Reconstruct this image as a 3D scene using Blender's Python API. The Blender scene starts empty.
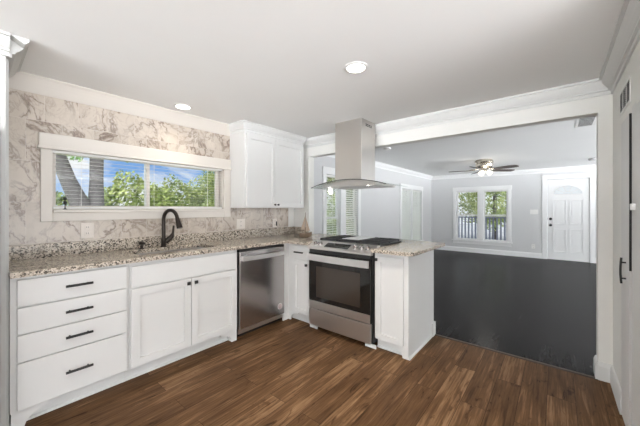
import bpy, bmesh, math, random
from mathutils import Vector, Matrix
PI = math.pi
random.seed(7)
SC = bpy.context.scene
COL = SC.collection

# ------------------------------------------------------------------ camera
CAM_H = 1.30
cam = bpy.data.cameras.new('camera')
cam.sensor_width = 36.0
cam.lens = 36.0 * 287.8 / 640.0
cam.shift_y = -4.65 / 640.0
cam.clip_start = 0.02
cam.clip_end = 300
camo = bpy.data.objects.new('camera', cam)
COL.objects.link(camo)
camo.location = (0, 0, CAM_H)
camo.rotation_euler = (PI / 2, 0, math.radians(39.4 - 90))
SC.camera = camo

# ------------------------------------------------------------------ exposure
vs = SC.view_settings
vs.view_transform = 'Standard'
vs.look = 'None'
vs.gamma = 1.0
vs.use_curve_mapping = False
vs.exposure = -0.12

# ------------------------------------------------------------------ node helper
class NT:
    def __init__(self, tree):
        self.t = tree; self.n = tree.nodes; self.l = tree.links
    def new(self, typ, **kw):
        nd = self.n.new(typ)
        for k, v in kw.items():
            setattr(nd, k, v)
        return nd
    def put(self, sock, v):
        if isinstance(v, bpy.types.NodeSocket):
            self.l.new(v, sock)
        elif v is not None:
            sock.default_value = v
    def math(self, op, a, b=None, c=None, clamp=False):
        nd = self.new('ShaderNodeMath', operation=op, use_clamp=clamp)
        self.put(nd.inputs[0], a)
        if b is not None: self.put(nd.inputs[1], b)
        if c is not None: self.put(nd.inputs[2], c)
        return nd.outputs[0]
    def vmath(self, op, a, b=None):
        nd = self.new('ShaderNodeVectorMath', operation=op)
        self.put(nd.inputs[0], a)
        if b is not None: self.put(nd.inputs[1], b)
        return nd.outputs[0]
    def mix(self, f, a, b, mode='MIX'):
        nd = self.new('ShaderNodeMix', data_type='RGBA', blend_type=mode)
        self.put(nd.inputs[0], f); self.put(nd.inputs[6], a); self.put(nd.inputs[7], b)
        return nd.outputs[2]
    def ramp(self, f, stops, interp='LINEAR'):
        nd = self.new('ShaderNodeValToRGB')
        cr = nd.color_ramp; cr.interpolation = interp
        while len(cr.elements) < len(stops): cr.elements.new(0.5)
        for e, (p, c) in zip(cr.elements, stops):
            e.position = p; e.color = (c[0], c[1], c[2], 1) if len(c) == 3 else c
        self.put(nd.inputs[0], f)
        return nd.outputs[0]
    def noise(self, vec, scale, detail=3, rough=0.5, dist=0.0):
        nd = self.new('ShaderNodeTexNoise')
        self.put(nd.inputs['Vector'], vec)
        nd.inputs['Scale'].default_value = scale; nd.inputs['Detail'].default_value = detail
        nd.inputs['Roughness'].default_value = rough; nd.inputs['Distortion'].default_value = dist
        return nd.outputs[0]
    def xyz(self, vec):
        nd = self.new('ShaderNodeSeparateXYZ'); self.put(nd.inputs[0], vec)
        return nd.outputs
    def comb(self, x, y, z):
        nd = self.new('ShaderNodeCombineXYZ')
        for i, v in enumerate((x, y, z)): self.put(nd.inputs[i], v)
        return nd.outputs[0]

BACK_FILL_HIGH = 2.5
BACK_FILL_LOW = 34.0
# ------------------------------------------------------------------ world: sky with soft clouds and added fill behind the camera
wd = bpy.data.worlds.new('sky'); SC.world = wd
wd.use_nodes = True
wd.node_tree.nodes.clear()
w = NT(wd.node_tree)
tc = w.new('ShaderNodeTexCoord')
dx, dy, dz = w.xyz(tc.outputs['Generated'])
cl = w.noise(w.vmath('MULTIPLY', tc.outputs['Generated'], (1.0, 1.0, 3.2)), 3.4, 6, 0.62, 0.6)
cloud = w.ramp(cl, [(0.44, (0, 0, 0)), (0.60, (1, 1, 1))])
blue = w.ramp(dz, [(0.0, (0.62, 0.80, 1.0)), (0.10, (0.26, 0.49, 0.92)), (0.6, (0.12, 0.30, 0.75))])
skyc = w.mix(cloud, blue, (1.05, 1.06, 1.08, 1))
overcast = w.mix(w.math('MULTIPLY', w.math('ADD', dy, -0.15), 2.2, clamp=True), (0.955, 0.99, 1.03, 1), skyc)
bg = w.new('ShaderNodeBackground')
# added fill: world brightened behind the camera, strongest below the horizon, for the ceilings
back = w.math('MULTIPLY_ADD', w.math('ADD', w.math('MULTIPLY', dx, -0.8), w.math('MULTIPLY', dy, -0.6)), 1.6, 0.1, clamp=True)
w.put(bg.inputs[0], overcast); low = w.math('MULTIPLY_ADD', dz, -5.0, -0.12, clamp=True)
amt = w.math('MULTIPLY_ADD', low, BACK_FILL_LOW - BACK_FILL_HIGH, BACK_FILL_HIGH)
w.put(bg.inputs[1], w.math('ADD', 1.0, w.math('MULTIPLY', back, w.math('SUBTRACT', amt, 1.0))))
wo = w.new('ShaderNodeOutputWorld'); w.l.new(bg.outputs[0], wo.inputs[0])

# ------------------------------------------------------------------ sun
sun = bpy.data.lights.new('sun', 'SUN'); sun.energy = 2.2; sun.angle = math.radians(2); sun.color = (1, 0.96, 0.9)
suno = bpy.data.objects.new('sun', sun); COL.objects.link(suno)
suno.location = (0, 0, 20)
suno.rotation_euler = Vector((0.25, 0.42, -0.87)).to_track_quat('-Z', 'Y').to_euler()

# ------------------------------------------------------------------ materials
def mat(name, col=(0.8, 0.8, 0.8), rough=0.5, metal=0.0, build=None, spec=0.5, coat=0.0):
    m = bpy.data.materials.new(name); m.use_nodes = True
    t = NT(m.node_tree); b = t.n['Principled BSDF']
    b.inputs['Base Color'].default_value = (*col, 1)
    b.inputs['Roughness'].default_value = rough
    b.inputs['Metallic'].default_value = metal
    b.inputs['Specular IOR Level'].default_value = spec
    b.inputs['Coat Weight'].default_value = coat
    if build: build(t, b)
    return m

def bump(t, b, h, strength=0.1, dist=0.01):
    nd = t.new('ShaderNodeBump'); nd.inputs['Strength'].default_value = strength; nd.inputs['Distance'].default_value = dist
    t.put(nd.inputs['Height'], h); t.l.new(nd.outputs[0], b.inputs['Normal'])

def pos(t):
    return t.new('ShaderNodeNewGeometry').outputs['Position']

def b_paint(c, amp=0.02, bs=0.03):
    def f(t, b):
        p = pos(t)
        n = t.noise(p, 2.0, 3)
        t.put(b.inputs['Base Color'], t.mix(n, (*[x * (1 - amp) for x in c], 1), (*[min(1, x * (1 + amp)) for x in c], 1)))
        bump(t, b, t.noise(p, 90, 2), bs, 0.004)
    return f

M = {}
M['ceiling'] = mat('ceiling_paint', rough=0.85, build=b_paint((0.90, 0.90, 0.89)))
M['wall'] = mat('wall_paint', rough=0.7, build=b_paint((0.79, 0.78, 0.745)))
M['wall_cool'] = mat('living_wall_paint', rough=0.7, build=b_paint((0.655, 0.655, 0.655)))
M['trim'] = mat('white_trim_paint', (0.84, 0.84, 0.82), 0.45, spec=0.3, build=b_paint((0.70, 0.70, 0.685), 0.01, 0.01))
M['trim_living'] = mat('bright_trim_paint', rough=0.4, build=b_paint((0.84, 0.84, 0.835), 0.01, 0.01))
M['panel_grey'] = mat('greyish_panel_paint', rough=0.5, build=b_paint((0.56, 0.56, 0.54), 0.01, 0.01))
M['cream'] = mat('warm_lit_white_trim', rough=0.4, build=b_paint((0.66, 0.615, 0.56), 0.01, 0.01))  # white trim with the warm lamp light put into its colour
M['cream_plate'] = mat('cream_plastic', rough=0.4, build=b_paint((0.72, 0.66, 0.60), 0.01, 0.0))
M['cab'] = mat('white_cabinet_paint', (0.80, 0.79, 0.775), 0.42, build=b_paint((0.68, 0.675, 0.66), 0.01, 0.01), spec=0.3)
M['plastic'] = mat('white_plastic', (0.82, 0.81, 0.79), 0.35, build=b_paint((0.82, 0.81, 0.79), 0.01, 0.0))
M['black'] = mat('black_hardware', rough=0.4, build=b_paint((0.012, 0.012, 0.012), 0.2, 0.01))
M['rubber'] = mat('black_rubber', rough=0.7, build=b_paint((0.015, 0.015, 0.016), 0.2, 0.01))
M['iron'] = mat('cast_iron', rough=0.55, build=b_paint((0.03, 0.03, 0.032), 0.3, 0.05))
M['bronze'] = mat('dark_bronze', rough=0.32, metal=0.7, build=b_paint((0.035, 0.027, 0.022), 0.3, 0.0))
M['blackglass'] = mat('black_oven_glass', rough=0.06, build=b_paint((0.012, 0.011, 0.010), 0.1, 0.0))
M['ovenwin'] = mat('oven_window_glass', rough=0.10, build=b_paint((0.045, 0.035, 0.028), 0.3, 0.0))
M['dark'] = mat('dark_cavity', rough=0.8, build=b_paint((0.02, 0.02, 0.02), 0.2, 0.0))

def b_steel(c, axis, r=0.28):
    def f(t, b):
        p = pos(t)
        sc = [160, 160, 160]; sc[axis] = 2.0
        n = t.noise(t.vmath('MULTIPLY', p, tuple(sc)), 1.0, 2)
        t.put(b.inputs['Base Color'], t.mix(n, (*[x * 0.97 for x in c], 1), (*[x * 1.03 for x in c], 1)))
        t.put(b.inputs['Roughness'], t.math('MULTIPLY_ADD', n, 0.04, r - 0.02))
    return f
M['steel'] = mat('brushed_steel', metal=1.0, build=b_steel((0.68, 0.655, 0.63), 1, 0.36))
M['steel_hood'] = mat('hood_steel', metal=1.0, build=b_steel((0.55, 0.525, 0.495), 2, 0.36))
M['steel_dw'] = mat('dishwasher_steel', metal=1.0, build=b_steel((0.50, 0.48, 0.475), 2, 0.24))
M['chrome'] = mat('bright_steel', metal=1.0, build=b_steel((0.82, 0.81, 0.80), 1, 0.30))
M['nickel'] = mat('brushed_nickel', metal=1.0, build=b_steel((0.60, 0.55, 0.47), 2, 0.25))

def b_tile(t, b):
    p = pos(t); x, y, z = t.xyz(p)
    v2 = t.comb(x, z, 0.0)
    br = t.new('ShaderNodeTexBrick'); br.offset = 0.5
    t.put(br.inputs['Vector'], t.vmath('ADD', v2, (0.04, 0.179, 0)))
    br.inputs['Color1'].default_value = (0, 0, 0, 1); br.inputs['Color2'].default_value = (1, 1, 1, 1)
    br.inputs['Mortar'].default_value = (0.5, 0.5, 0.5, 1)
    br.inputs['Scale'].default_value = 1.0
    br.inputs['Brick Width'].default_value = 0.20; br.inputs['Row Height'].default_value = 0.305
    br.inputs['Mortar Size'].default_value = 0.0016; br.inputs['Mortar Smooth'].default_value = 0.1
    r = t.xyz(br.outputs['Color'])[0]
    off = t.comb(t.math('MULTIPLY', r, 37.0), t.math('MULTIPLY', r, 91.0), t.math('MULTIPLY', r, 13.0))
    q = t.vmath('ADD', t.vmath('MULTIPLY', v2, (1.0, 0.75, 1.0)), off)
    n1 = t.noise(q, 5.5, 6, 0.6, 0.8)
    rid = t.math('ABSOLUTE', t.math('SUBTRACT', n1, 0.5))
    vein = t.ramp(rid, [(0.0, (1, 1, 1)), (0.012, (0.75, 0.75, 0.75)), (0.035, (0.12, 0.12, 0.12)), (0.075, (0, 0, 0))])
    n2 = t.noise(t.vmath('ADD', q, (5.3, 2.1, 0)), 9.5, 5, 0.6, 1.0)
    rid2 = t.math('ABSOLUTE', t.math('SUBTRACT', n2, 0.5))
    vein2 = t.ramp(rid2, [(0.0, (0.75, 0.75, 0.75)), (0.014, (0.35, 0.35, 0.35)), (0.04, (0, 0, 0))])
    msk = t.ramp(t.noise(q, 3.4, 2), [(0.34, (0.12, 0.12, 0.12)), (0.58, (1, 1, 1))])
    cloud = t.noise(t.vmath('ADD', q, (1.3, 7.7, 0)), 5.0, 4)
    base = t.mix(cloud, (0.40, 0.335, 0.275, 1), (0.70, 0.63, 0.55, 1))
    c = t.mix(t.math('MULTIPLY', vein, msk), base, (0.21, 0.16, 0.13, 1))
    c = t.mix(t.math('MULTIPLY', t.math('MULTIPLY', vein2, msk), 0.75), c, (0.36, 0.285, 0.24, 1))
    c = t.mix(t.math('MULTIPLY', br.outputs['Fac'], 0.35), c, (0.64, 0.59, 0.54, 1))
    t.put(b.inputs['Base Color'], c)
    t.put(b.inputs['Roughness'], t.math('MULTIPLY_ADD', br.outputs['Fac'], 0.4, 0.22))
    bump(t, b, t.math('SUBTRACT', 1.0, br.outputs['Fac']), 0.15, 0.002)
M['tile'] = mat('marble_tile', build=b_tile)

def b_granite(t, b):
    p = pos(t)
    pw = t.vmath('ADD', p, t.vmath('MULTIPLY', t.comb(t.noise(p, 40, 2), t.noise(t.vmath('ADD', p, (3, 1, 2)), 40, 2), 0.0), (0.010, 0.010, 0.0)))
    vo = t.new('ShaderNodeTexVoronoi'); t.put(vo.inputs['Vector'], pw); vo.inputs['Scale'].default_value = 120
    r = t.xyz(vo.outputs['Color'])[0]
    c = t.ramp(r, [(0.0, (0.015, 0.013, 0.013)), (0.16, (0.085, 0.078, 0.073)), (0.28, (0.26, 0.23, 0.205)), (0.42, (0.46, 0.425, 0.38)),
                   (0.62, (0.54, 0.50, 0.45)), (0.84, (0.64, 0.61, 0.565)), (1.0, (0.28, 0.26, 0.25))], 'CONSTANT')
    big = t.noise(p, 9, 3)
    c = t.mix(t.ramp(big, [(0.35, (0, 0, 0)), (0.7, (0.5, 0.5, 0.5))]), c, t.mix(r, (0.30, 0.26, 0.22, 1), (0.66, 0.61, 0.55, 1)))
    c = t.mix(1.0, c, (1.0, 0.945, 0.87, 1), 'MULTIPLY')
    t.put(b.inputs['Base Color'], c)
M['granite'] = mat('speckled_granite', rough=0.16, build=b_granite, spec=0.22)

def b_planks(c0, c1, c2, pw, pl, grain, rough, mortar_dark):
    def f(t, b):
        p = pos(t); x, y, z = t.xyz(p)
        v = t.comb(x, y, 0.0)
        br = t.new('ShaderNodeTexBrick'); br.offset = 0.37
        t.put(br.inputs['Vector'], t.vmath('ADD', v, (13.3, 20.05, 0)))
        br.inputs['Color1'].default_value = (0, 0, 0, 1); br.inputs['Color2'].default_value = (1, 1, 1, 1)
        br.inputs['Mortar'].default_value = (0.5, 0.5, 0.5, 1); br.inputs['Scale'].default_value = 1
        br.inputs['Brick Width'].default_value = pl; br.inputs['Row Height'].default_value = pw
        br.inputs['Mortar Size'].default_value = 0.0014
        r = t.xyz(br.outputs['Color'])[0]
        off = t.comb(t.math('MULTIPLY', r, 57.0), t.math('MULTIPLY', r, 23.0), 0.0)
        q = t.vmath('ADD', v, off)
        g1 = t.noise(t.vmath('MULTIPLY', q, (1.8, 24, 1)), 1.0, 5, 0.6, 0.6)
        g2 = t.noise(t.vmath('MULTIPLY', q, (4.0, 95, 1)), 1.0, 4, 0.6)
        g3 = t.noise(t.vmath('MULTIPLY', q, (1.1, 3.2, 1)), 1.5, 4, 0.55, 0.5)
        g4 = t.noise(t.vmath('MULTIPLY', q, (2.6, 9.0, 1)), 1.6, 5, 0.65, 1.2)
        knots = t.ramp(g4, [(0.26, (0.30, 0.30, 0.30)), (0.42, (0, 0, 0))])
        tone = t.math('ADD', t.math('MULTIPLY', r, 0.13), t.math('ADD', t.math('MULTIPLY', g1, 0.55 * grain), t.math('ADD', t.math('MULTIPLY', g2, 0.36 * grain), t.math('MULTIPLY', g3, 0.40))))
        tone = t.math('SUBTRACT', tone, knots)
        c = t.ramp(tone, [(0.52, c0), (0.80, c1), (1.0, c2)])
        c = t.mix(t.math('MULTIPLY', br.outputs['Fac'], mortar_dark), c, (c0[0] * 0.45, c0[1] * 0.45, c0[2] * 0.45, 1))
        t.put(b.inputs['Base Color'], c)
        t.put(b.inputs['Roughness'], t.math('MULTIPLY_ADD', g1, 0.16, rough - 0.08))
        bump(t, b, t.math('SUBTRACT', g2, br.outputs['Fac']), 0.06, 0.003)
    return f
def soft_gloss(f, ior, k, rough):
    def g(t, b):
        f(t, b)
        out = t.n['Material Output']
        df = t.new('ShaderNodeBsdfDiffuse'); gl = t.new('ShaderNodeBsdfGlossy'); gl.inputs['Roughness'].default_value = rough
        src = b.inputs['Base Color'].links[0].from_socket
        t.l.new(src, df.inputs[0])
        if b.inputs['Normal'].links: t.l.new(b.inputs['Normal'].links[0].from_socket, gl.inputs['Normal'])
        fr = t.new('ShaderNodeFresnel'); fr.inputs[0].default_value = ior
        mx = t.new('ShaderNodeMixShader'); t.put(mx.inputs[0], t.math('MULTIPLY', fr.outputs[0], k))
        t.l.new(df.outputs[0], mx.inputs[1]); t.l.new(gl.outputs[0], mx.inputs[2]); t.l.new(mx.outputs[0], out.inputs[0])
    return g
M['wood'] = mat('brown_plank_floor', build=soft_gloss(b_planks((0.036, 0.0175, 0.0082), (0.128, 0.067, 0.031), (0.30, 0.178, 0.094), 0.15, 1.22, 1.15, 0.45, 0.8), 1.40, 0.35, 0.38))
M['darkwood'] = mat('black_plank_floor', build=soft_gloss(b_planks((0.010, 0.009, 0.009), (0.019, 0.0165, 0.0165), (0.036, 0.030, 0.029), 0.08, 0.9, 0.9, 0.30, 0.6), 1.35, 0.45, 0.26))

def b_wood(c0, c1, ax=2):
    def f(t, b):
        p = pos(t); sc = [40, 40, 40]; sc[ax] = 3
        n = t.noise(t.vmath('MULTIPLY', p, tuple(sc)), 1.0, 4, 0.6, 0.4)
        t.put(b.inputs['Base Color'], t.mix(n, (*c0, 1), (*c1, 1)))
    return f
M['driftwood'] = mat('driftwood', rough=0.7, build=b_wood((0.13, 0.085, 0.055), (0.28, 0.20, 0.135)))
M['sail'] = mat('tan_sailcloth', rough=0.8, build=b_wood((0.32, 0.24, 0.18), (0.48, 0.38, 0.29)))
M['fanblade'] = mat('walnut_fan_blade', rough=0.4, build=b_wood((0.055, 0.04, 0.033), (0.10, 0.075, 0.062), 0))
M['bark'] = mat('grey_bark', rough=0.9, build=b_wood((0.035, 0.031, 0.030), (0.10, 0.09, 0.088)))
M['railpaint'] = mat('grey_rail_paint', rough=0.6, build=b_wood((0.15, 0.165, 0.22), (0.24, 0.26, 0.33)))
M['deck'] = mat('porch_boards', rough=0.7, build=b_wood((0.22, 0.21, 0.21), (0.32, 0.31, 0.30), 1))

def b_leaf(c0, c1, c2):
    def f(t, b):
        p = pos(t)
        n = t.noise(p, 1.3, 3)
        vo = t.new('ShaderNodeTexVoronoi'); t.put(vo.inputs['Vector'], p); vo.inputs['Scale'].default_value = 6
        m = t.math('ADD', t.math('MULTIPLY', n, 0.6), t.math('MULTIPLY', t.xyz(vo.outputs['Color'])[0], 0.4))
        t.put(b.inputs['Base Color'], t.ramp(m, [(0.25, c0), (0.5, c1), (0.75, c2)]))
        b.inputs['Transmission Weight'].default_value = 0.0
    return f
M['leaf'] = mat('green_leaves', rough=0.6, build=b_leaf((0.085, 0.14, 0.03), (0.26, 0.33, 0.085), (0.46, 0.50, 0.20)))
M['leaf_dark'] = mat('dark_green_leaves', rough=0.6, build=b_leaf((0.05, 0.12, 0.03), (0.12, 0.24, 0.06), (0.28, 0.40, 0.13)))
M['grass'] = mat('lawn', rough=0.9, build=b_leaf((0.20, 0.30, 0.08), (0.36, 0.46, 0.16), (0.50, 0.56, 0.26)))

def emis(name, col, s):
    m = bpy.data.materials.new(name); m.use_nodes = True
    t = NT(m.node_tree); t.n.clear()
    e = t.new('ShaderNodeEmission'); e.inputs[0].default_value = (*col, 1); e.inputs[1].default_value = s
    o = t.new('ShaderNodeOutputMaterial'); t.l.new(e.outputs[0], o.inputs[0])
    return m
M['lamp'] = emis('lit_lens', (1.0, 0.95, 0.86), 9.0)
M['shade'] = emis('lit_glass_shade', (1.0, 0.96, 0.88), 1.5)

def slatmat():
    m = bpy.data.materials.new('translucent_slat'); m.use_nodes = True
    t = NT(m.node_tree); t.n.clear()
    df = t.new('ShaderNodeBsdfDiffuse'); df.inputs[0].default_value = (0.88, 0.88, 0.87, 1)
    tl = t.new('ShaderNodeBsdfTranslucent'); tl.inputs[0].default_value = (0.92, 0.92, 0.91, 1)
    mx = t.new('ShaderNodeMixShader'); mx.inputs[0].default_value = 0.5
    t.l.new(df.outputs[0], mx.inputs[1]); t.l.new(tl.outputs[0], mx.inputs[2])
    o = t.new('ShaderNodeOutputMaterial'); t.l.new(mx.outputs[0], o.inputs[0])
    return m
M['sunny_slat'] = slatmat()
def glassmat(name, tint, refl):
    m = bpy.data.materials.new(name); m.use_nodes = True
    t = NT(m.node_tree); t.n.clear()
    tr = t.new('ShaderNodeBsdfTransparent'); tr.inputs[0].default_value = (*tint, 1)
    gl = t.new('ShaderNodeBsdfGlossy'); gl.inputs['Roughness'].default_value = 0.02
    fr = t.new('ShaderNodeFresnel'); fr.inputs[0].default_value = 1.45
    mx = t.new('ShaderNodeMixShader'); t.put(mx.inputs[0], t.math('MULTIPLY', fr.outputs[0], refl))
    t.l.new(tr.outputs[0], mx.inputs[1]); t.l.new(gl.outputs[0], mx.inputs[2])
    o = t.new('ShaderNodeOutputMaterial'); t.l.new(mx.outputs[0], o.inputs[0])
    return m
M['glass'] = glassmat('window_glass', (0.97, 0.98, 0.98), 0.6)
M['hoodglass'] = glassmat('hood_canopy_glass', (0.95, 0.97, 0.96), 0.5)
M['glassedge'] = mat('dark_glass_edge', rough=0.15, build=b_paint((0.10, 0.10, 0.095), 0.1, 0.0))

# ------------------------------------------------------------------ mesh builder
class MB:
    def __init__(self): self.bm = bmesh.new()
    def box(self, x0, x1, y0, y1, z0, z1, bev=0.0, seg=2, rot=None):
        c = Vector(((x0 + x1) / 2, (y0 + y1) / 2, (z0 + z1) / 2))
        mt = Matrix.Translation(c) @ (rot.to_4x4() if rot else Matrix()) @ Matrix.Diagonal((abs(x1 - x0), abs(y1 - y0), abs(z1 - z0), 1))
        vs_ = bmesh.ops.create_cube(self.bm, size=1, matrix=mt)['verts']
        if bev > 0:
            es = list({e for v in vs_ for e in v.link_edges})
            bmesh.ops.bevel(self.bm, geom=es, offset=bev, segments=seg, affect='EDGES', profile=0.5)
        return self
    def prism(self, pts, axis, a, b_):
        """extrude a closed 2-D outline along an axis (0,1,2) from a to b_"""
        def P(u, v, t):
            return {0: (t, u, v), 1: (u, t, v), 2: (u, v, t)}[axis]
        A = [self.bm.verts.new(P(u, v, a)) for u, v in pts]
        B = [self.bm.verts.new(P(u, v, b_)) for u, v in pts]
        fs = [self.bm.faces.new(A), self.bm.faces.new(B[::-1])]
        n = len(pts)
        for i in range(n):
            fs.append(self.bm.faces.new((A[i], B[i], B[(i + 1) % n], A[(i + 1) % n])))
        bmesh.ops.recalc_face_normals(self.bm, faces=fs)
        return self
    def cyl(self, p0, p1, r0, r1=None, n=20, caps=True):
        r1 = r0 if r1 is None else r1
        p0, p1 = Vector(p0), Vector(p1); d = p1 - p0
        mt = Matrix.Translation((p0 + p1) / 2) @ d.to_track_quat('Z', 'Y').to_matrix().to_4x4()
        bmesh.ops.create_cone(self.bm, cap_ends=caps, segments=n, radius1=r0, radius2=r1, depth=d.length, matrix=mt)
        return self
    def sph(self, c, r, n=16, sc=(1, 1, 1)):
        bmesh.ops.create_uvsphere(self.bm, u_segments=n, v_segments=max(6, n // 2), radius=r,
                                  matrix=Matrix.Translation(c) @ Matrix.Diagonal((*sc, 1)))
        return self
    def tube(self, pts, rad, n=12):
        pts = [Vector(p) for p in pts]
        rads = rad if isinstance(rad, (list, tuple)) else [rad] * len(pts)
        rings = []; up = None
        for i, p in enumerate(pts):
            d = (pts[min(i + 1, len(pts) - 1)] - pts[max(i - 1, 0)]).normalized()
            if up is None:
                up = d.orthogonal().normalized()
            up = (up - d * up.dot(d)).normalized()
            s = d.cross(up)
            rings.append([self.bm.verts.new(p + (up * math.cos(2 * PI * k / n) + s * math.sin(2 * PI * k / n)) * rads[i]) for k in range(n)])
        fs = []
        for a, b_ in zip(rings, rings[1:]):
            for k in range(n):
                fs.append(self.bm.faces.new((a[k], a[(k + 1) % n], b_[(k + 1) % n], b_[k])))
        fs.append(self.bm.faces.new(rings[0][::-1])); fs.append(self.bm.faces.new(rings[-1]))
        bmesh.ops.recalc_face_normals(self.bm, faces=fs)
        return self
    def lathe(self, prof, c, n=24, axis=Vector((0, 0, 1))):
        q = axis.to_track_quat('Z', 'Y'); c = Vector(c)
        rings = []
        for r, z in prof:
            rings.append([self.bm.verts.new(c + q @ Vector((r * math.cos(2 * PI * k / n), r * math.sin(2 * PI * k / n), z))) for k in range(n)])
        fs = []
        for a, b_ in zip(rings, rings[1:]):
            for k in range(n):
                fs.append(self.bm.faces.new((a[k], a[(k + 1) % n], b_[(k + 1) % n], b_[k])))
        fs.append(self.bm.faces.new(rings[0][::-1])); fs.append(self.bm.faces.new(rings[-1]))
        bmesh.ops.recalc_face_normals(self.bm, faces=fs)
        return self
    def cells(self, xs, ys, keep, z0, z1):
        """a slab made of grid cells, welded, extruded from z0 to z1"""
        V = {}
        def v(i, j):
            if (i, j) not in V: V[(i, j)] = self.bm.verts.new((xs[i], ys[j], z0))
            return V[(i, j)]
        fs = []
        for i in range(len(xs) - 1):
            for j in range(len(ys) - 1):
                if keep((xs[i] + xs[i + 1]) / 2, (ys[j] + ys[j + 1]) / 2):
                    fs.append(self.bm.faces.new((v(i, j), v(i + 1, j), v(i + 1, j + 1), v(i, j + 1))))
        r = bmesh.ops.extrude_face_region(self.bm, geom=fs)
        for g in r['geom']:
            if isinstance(g, bmesh.types.BMVert): g.co.z = z1
        bmesh.ops.recalc_face_normals(self.bm, faces=self.bm.faces[:])
        return self
    def build(self, name, material, parent=None, smooth=False):
        me = bpy.data.meshes.new(name)
        base = Vector((0, 0, 0)); q = parent
        while q is not None:
            base += q.location; q = q.parent
        if base.length: bmesh.ops.translate(self.bm, verts=self.bm.verts[:], vec=-base)
        self.bm.to_mesh(me); self.bm.free()
        if smooth:
            for p in me.polygons: p.use_smooth = True
            try: me.set_sharp_from_angle(angle=math.radians(38))
            except Exception: pass
        mats = material if isinstance(material, list) else [material]
        for m in mats: me.materials.append(m)
        o = bpy.data.objects.new(name, me); COL.objects.link(o)
        if parent is not None: o.parent = parent
        return o

def tag(o, label=None, cat=None, group=None, kind=None):
    if label: o['label'] = label
    if cat: o['category'] = cat
    if group: o['group'] = group
    if kind: o['kind'] = kind
    return o
def thing(name, label, cat, loc, group=None):
    o = bpy.data.objects.new(name, None); o.empty_display_size = 0.05
    COL.objects.link(o); o.location = loc
    return tag(o, label, cat, group)
def struct(o, label=None, cat=None):
    return tag(o, label, cat, None, 'structure')
def sthing(name, label, cat, loc):
    return tag(thing(name, label, cat, loc), kind='structure')
def copy_tree(o, parent=None):
    c = o.copy(); COL.objects.link(c)
    if parent is not None: c.parent = parent
    for ch in list(o.children): copy_tree(ch, c)
    return c

# ------------------------------------------------------------------ main dimensions
CK = 2.265       # kitchen ceiling
CL = 2.32        # living room ceiling
YW = 3.0         # kitchen window wall
YL = 3.1         # living room side wall
XB = 3.04        # partition plane with the opening
XF = 9.40        # far wall
YR = -0.325      # right wall of kitchen
FY = 2.44        # front faces of the sink run
FX = 2.385       # front faces of the peninsula

def holed(mb, u0, u1, z0, z1, holes, put):
    """cover rectangle (u,z) except for holes; put(u0,u1,z0,z1) adds a box"""
    us = sorted({u0, u1, *[h[0] for h in holes], *[h[1] for h in holes]})
    for a, b_ in zip(us, us[1:]):
        spans = sorted((h[2], h[3]) for h in holes if h[0] <= a + 1e-6 and h[1] >= b_ - 1e-6)
        z = z0
        for s0, s1 in spans:
            if s0 > z + 1e-6: put(a, b_, z, s0)
            z = s1
        if z < z1 - 1e-6: put(a, b_, z, z1)

# ------------------------------------------------------------------ floors, ceilings, walls
m = MB(); m.box(-6.5, XB + 0.0, -6.0, YW + 0.12, -0.12, 0.0)
struct(m.build('floor', M['wood']), 'warm brown wood plank floor of the kitchen', 'floor')
m = MB(); m.box(XB, XF + 0.1, -6.5, YL + 0.1, -0.12, 0.0)
struct(m.build('floor_living_room', M['darkwood']), 'near black plank floor of the living room', 'floor')
m = MB(); m.prism([(XB - 0.022, 0), (XB + 0.022, 0), (XB + 0.012, 0.006), (XB - 0.012, 0.006)], 1, -0.245, 0.975)
struct(m.build('trim_threshold', mat('dark_threshold', rough=0.5, build=b_wood((0.03, 0.018, 0.012), (0.07, 0.045, 0.03), 1))), 'thin dark threshold strip where brown floor meets black floor', 'threshold')
m = MB(); m.box(-6.5, XB, -6.0, YW + 0.12, CK, CK + 0.14)
struct(m.build('ceiling', M['ceiling']), 'flat white kitchen ceiling', 'ceiling')
m = MB(); m.box(XB + 0.11, XF + 0.1, -6.5, YL + 0.1, CL, CL + 0.12)
struct(m.build('ceiling_living_room', M['ceiling']), 'white living room ceiling beyond the opening', 'ceiling')

KW = (0.400, 1.875, 1.290, 1.765)                      # kitchen window hole
m = MB(); holed(m, -6.5, XB + 0.11, 0, CK, [KW], lambda a, b_, c, d: m.box(a, b_, YW, YW + 0.12, c, d))
struct(m.build('wall_left', M['wall']), 'cream window wall behind the sink counter', 'wall')
m = MB(); holed(m, 0.145, 2.92, 1.02, CK - 0.09, [KW], lambda a, b_, c, d: m.box(a, b_, YW - 0.009, YW - 0.0005, c, d))
struct(m.build('wall_backsplash_tile', M['tile']), 'cream marble tile with brown veins around the sink window', 'tile')

m = MB()
m.box(XB, XB + 0.11, 2.70, YL, 0, CL)                 # stub beside the wall cabinet
m.box(XB, XB + 0.11, -0.245, 2.70, 2.03, CL)          # header over the opening
m.box(XB, XB + 0.11, -1.2, -0.245, 0, CL)             # pier on the right
struct(m.build('wall_partition', M['wall']), 'wide cased opening wall with header between kitchen and living room', 'wall')

PH = (1.78, 2.60, 0.0, 1.835)                          # recess of the tall doors
m = MB(); holed(m, 1.74, XB, 0, CK, [PH], lambda a, b_, c, d: m.box(a, b_, YR - 0.12, YR, c, d))
m.box(1.74, XB, YR - 0.42, YR - 0.30, 0, CK)
struct(m.build('wall_right', M['wall']), 'narrow white wall with tall doors at the right', 'wall')

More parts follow.
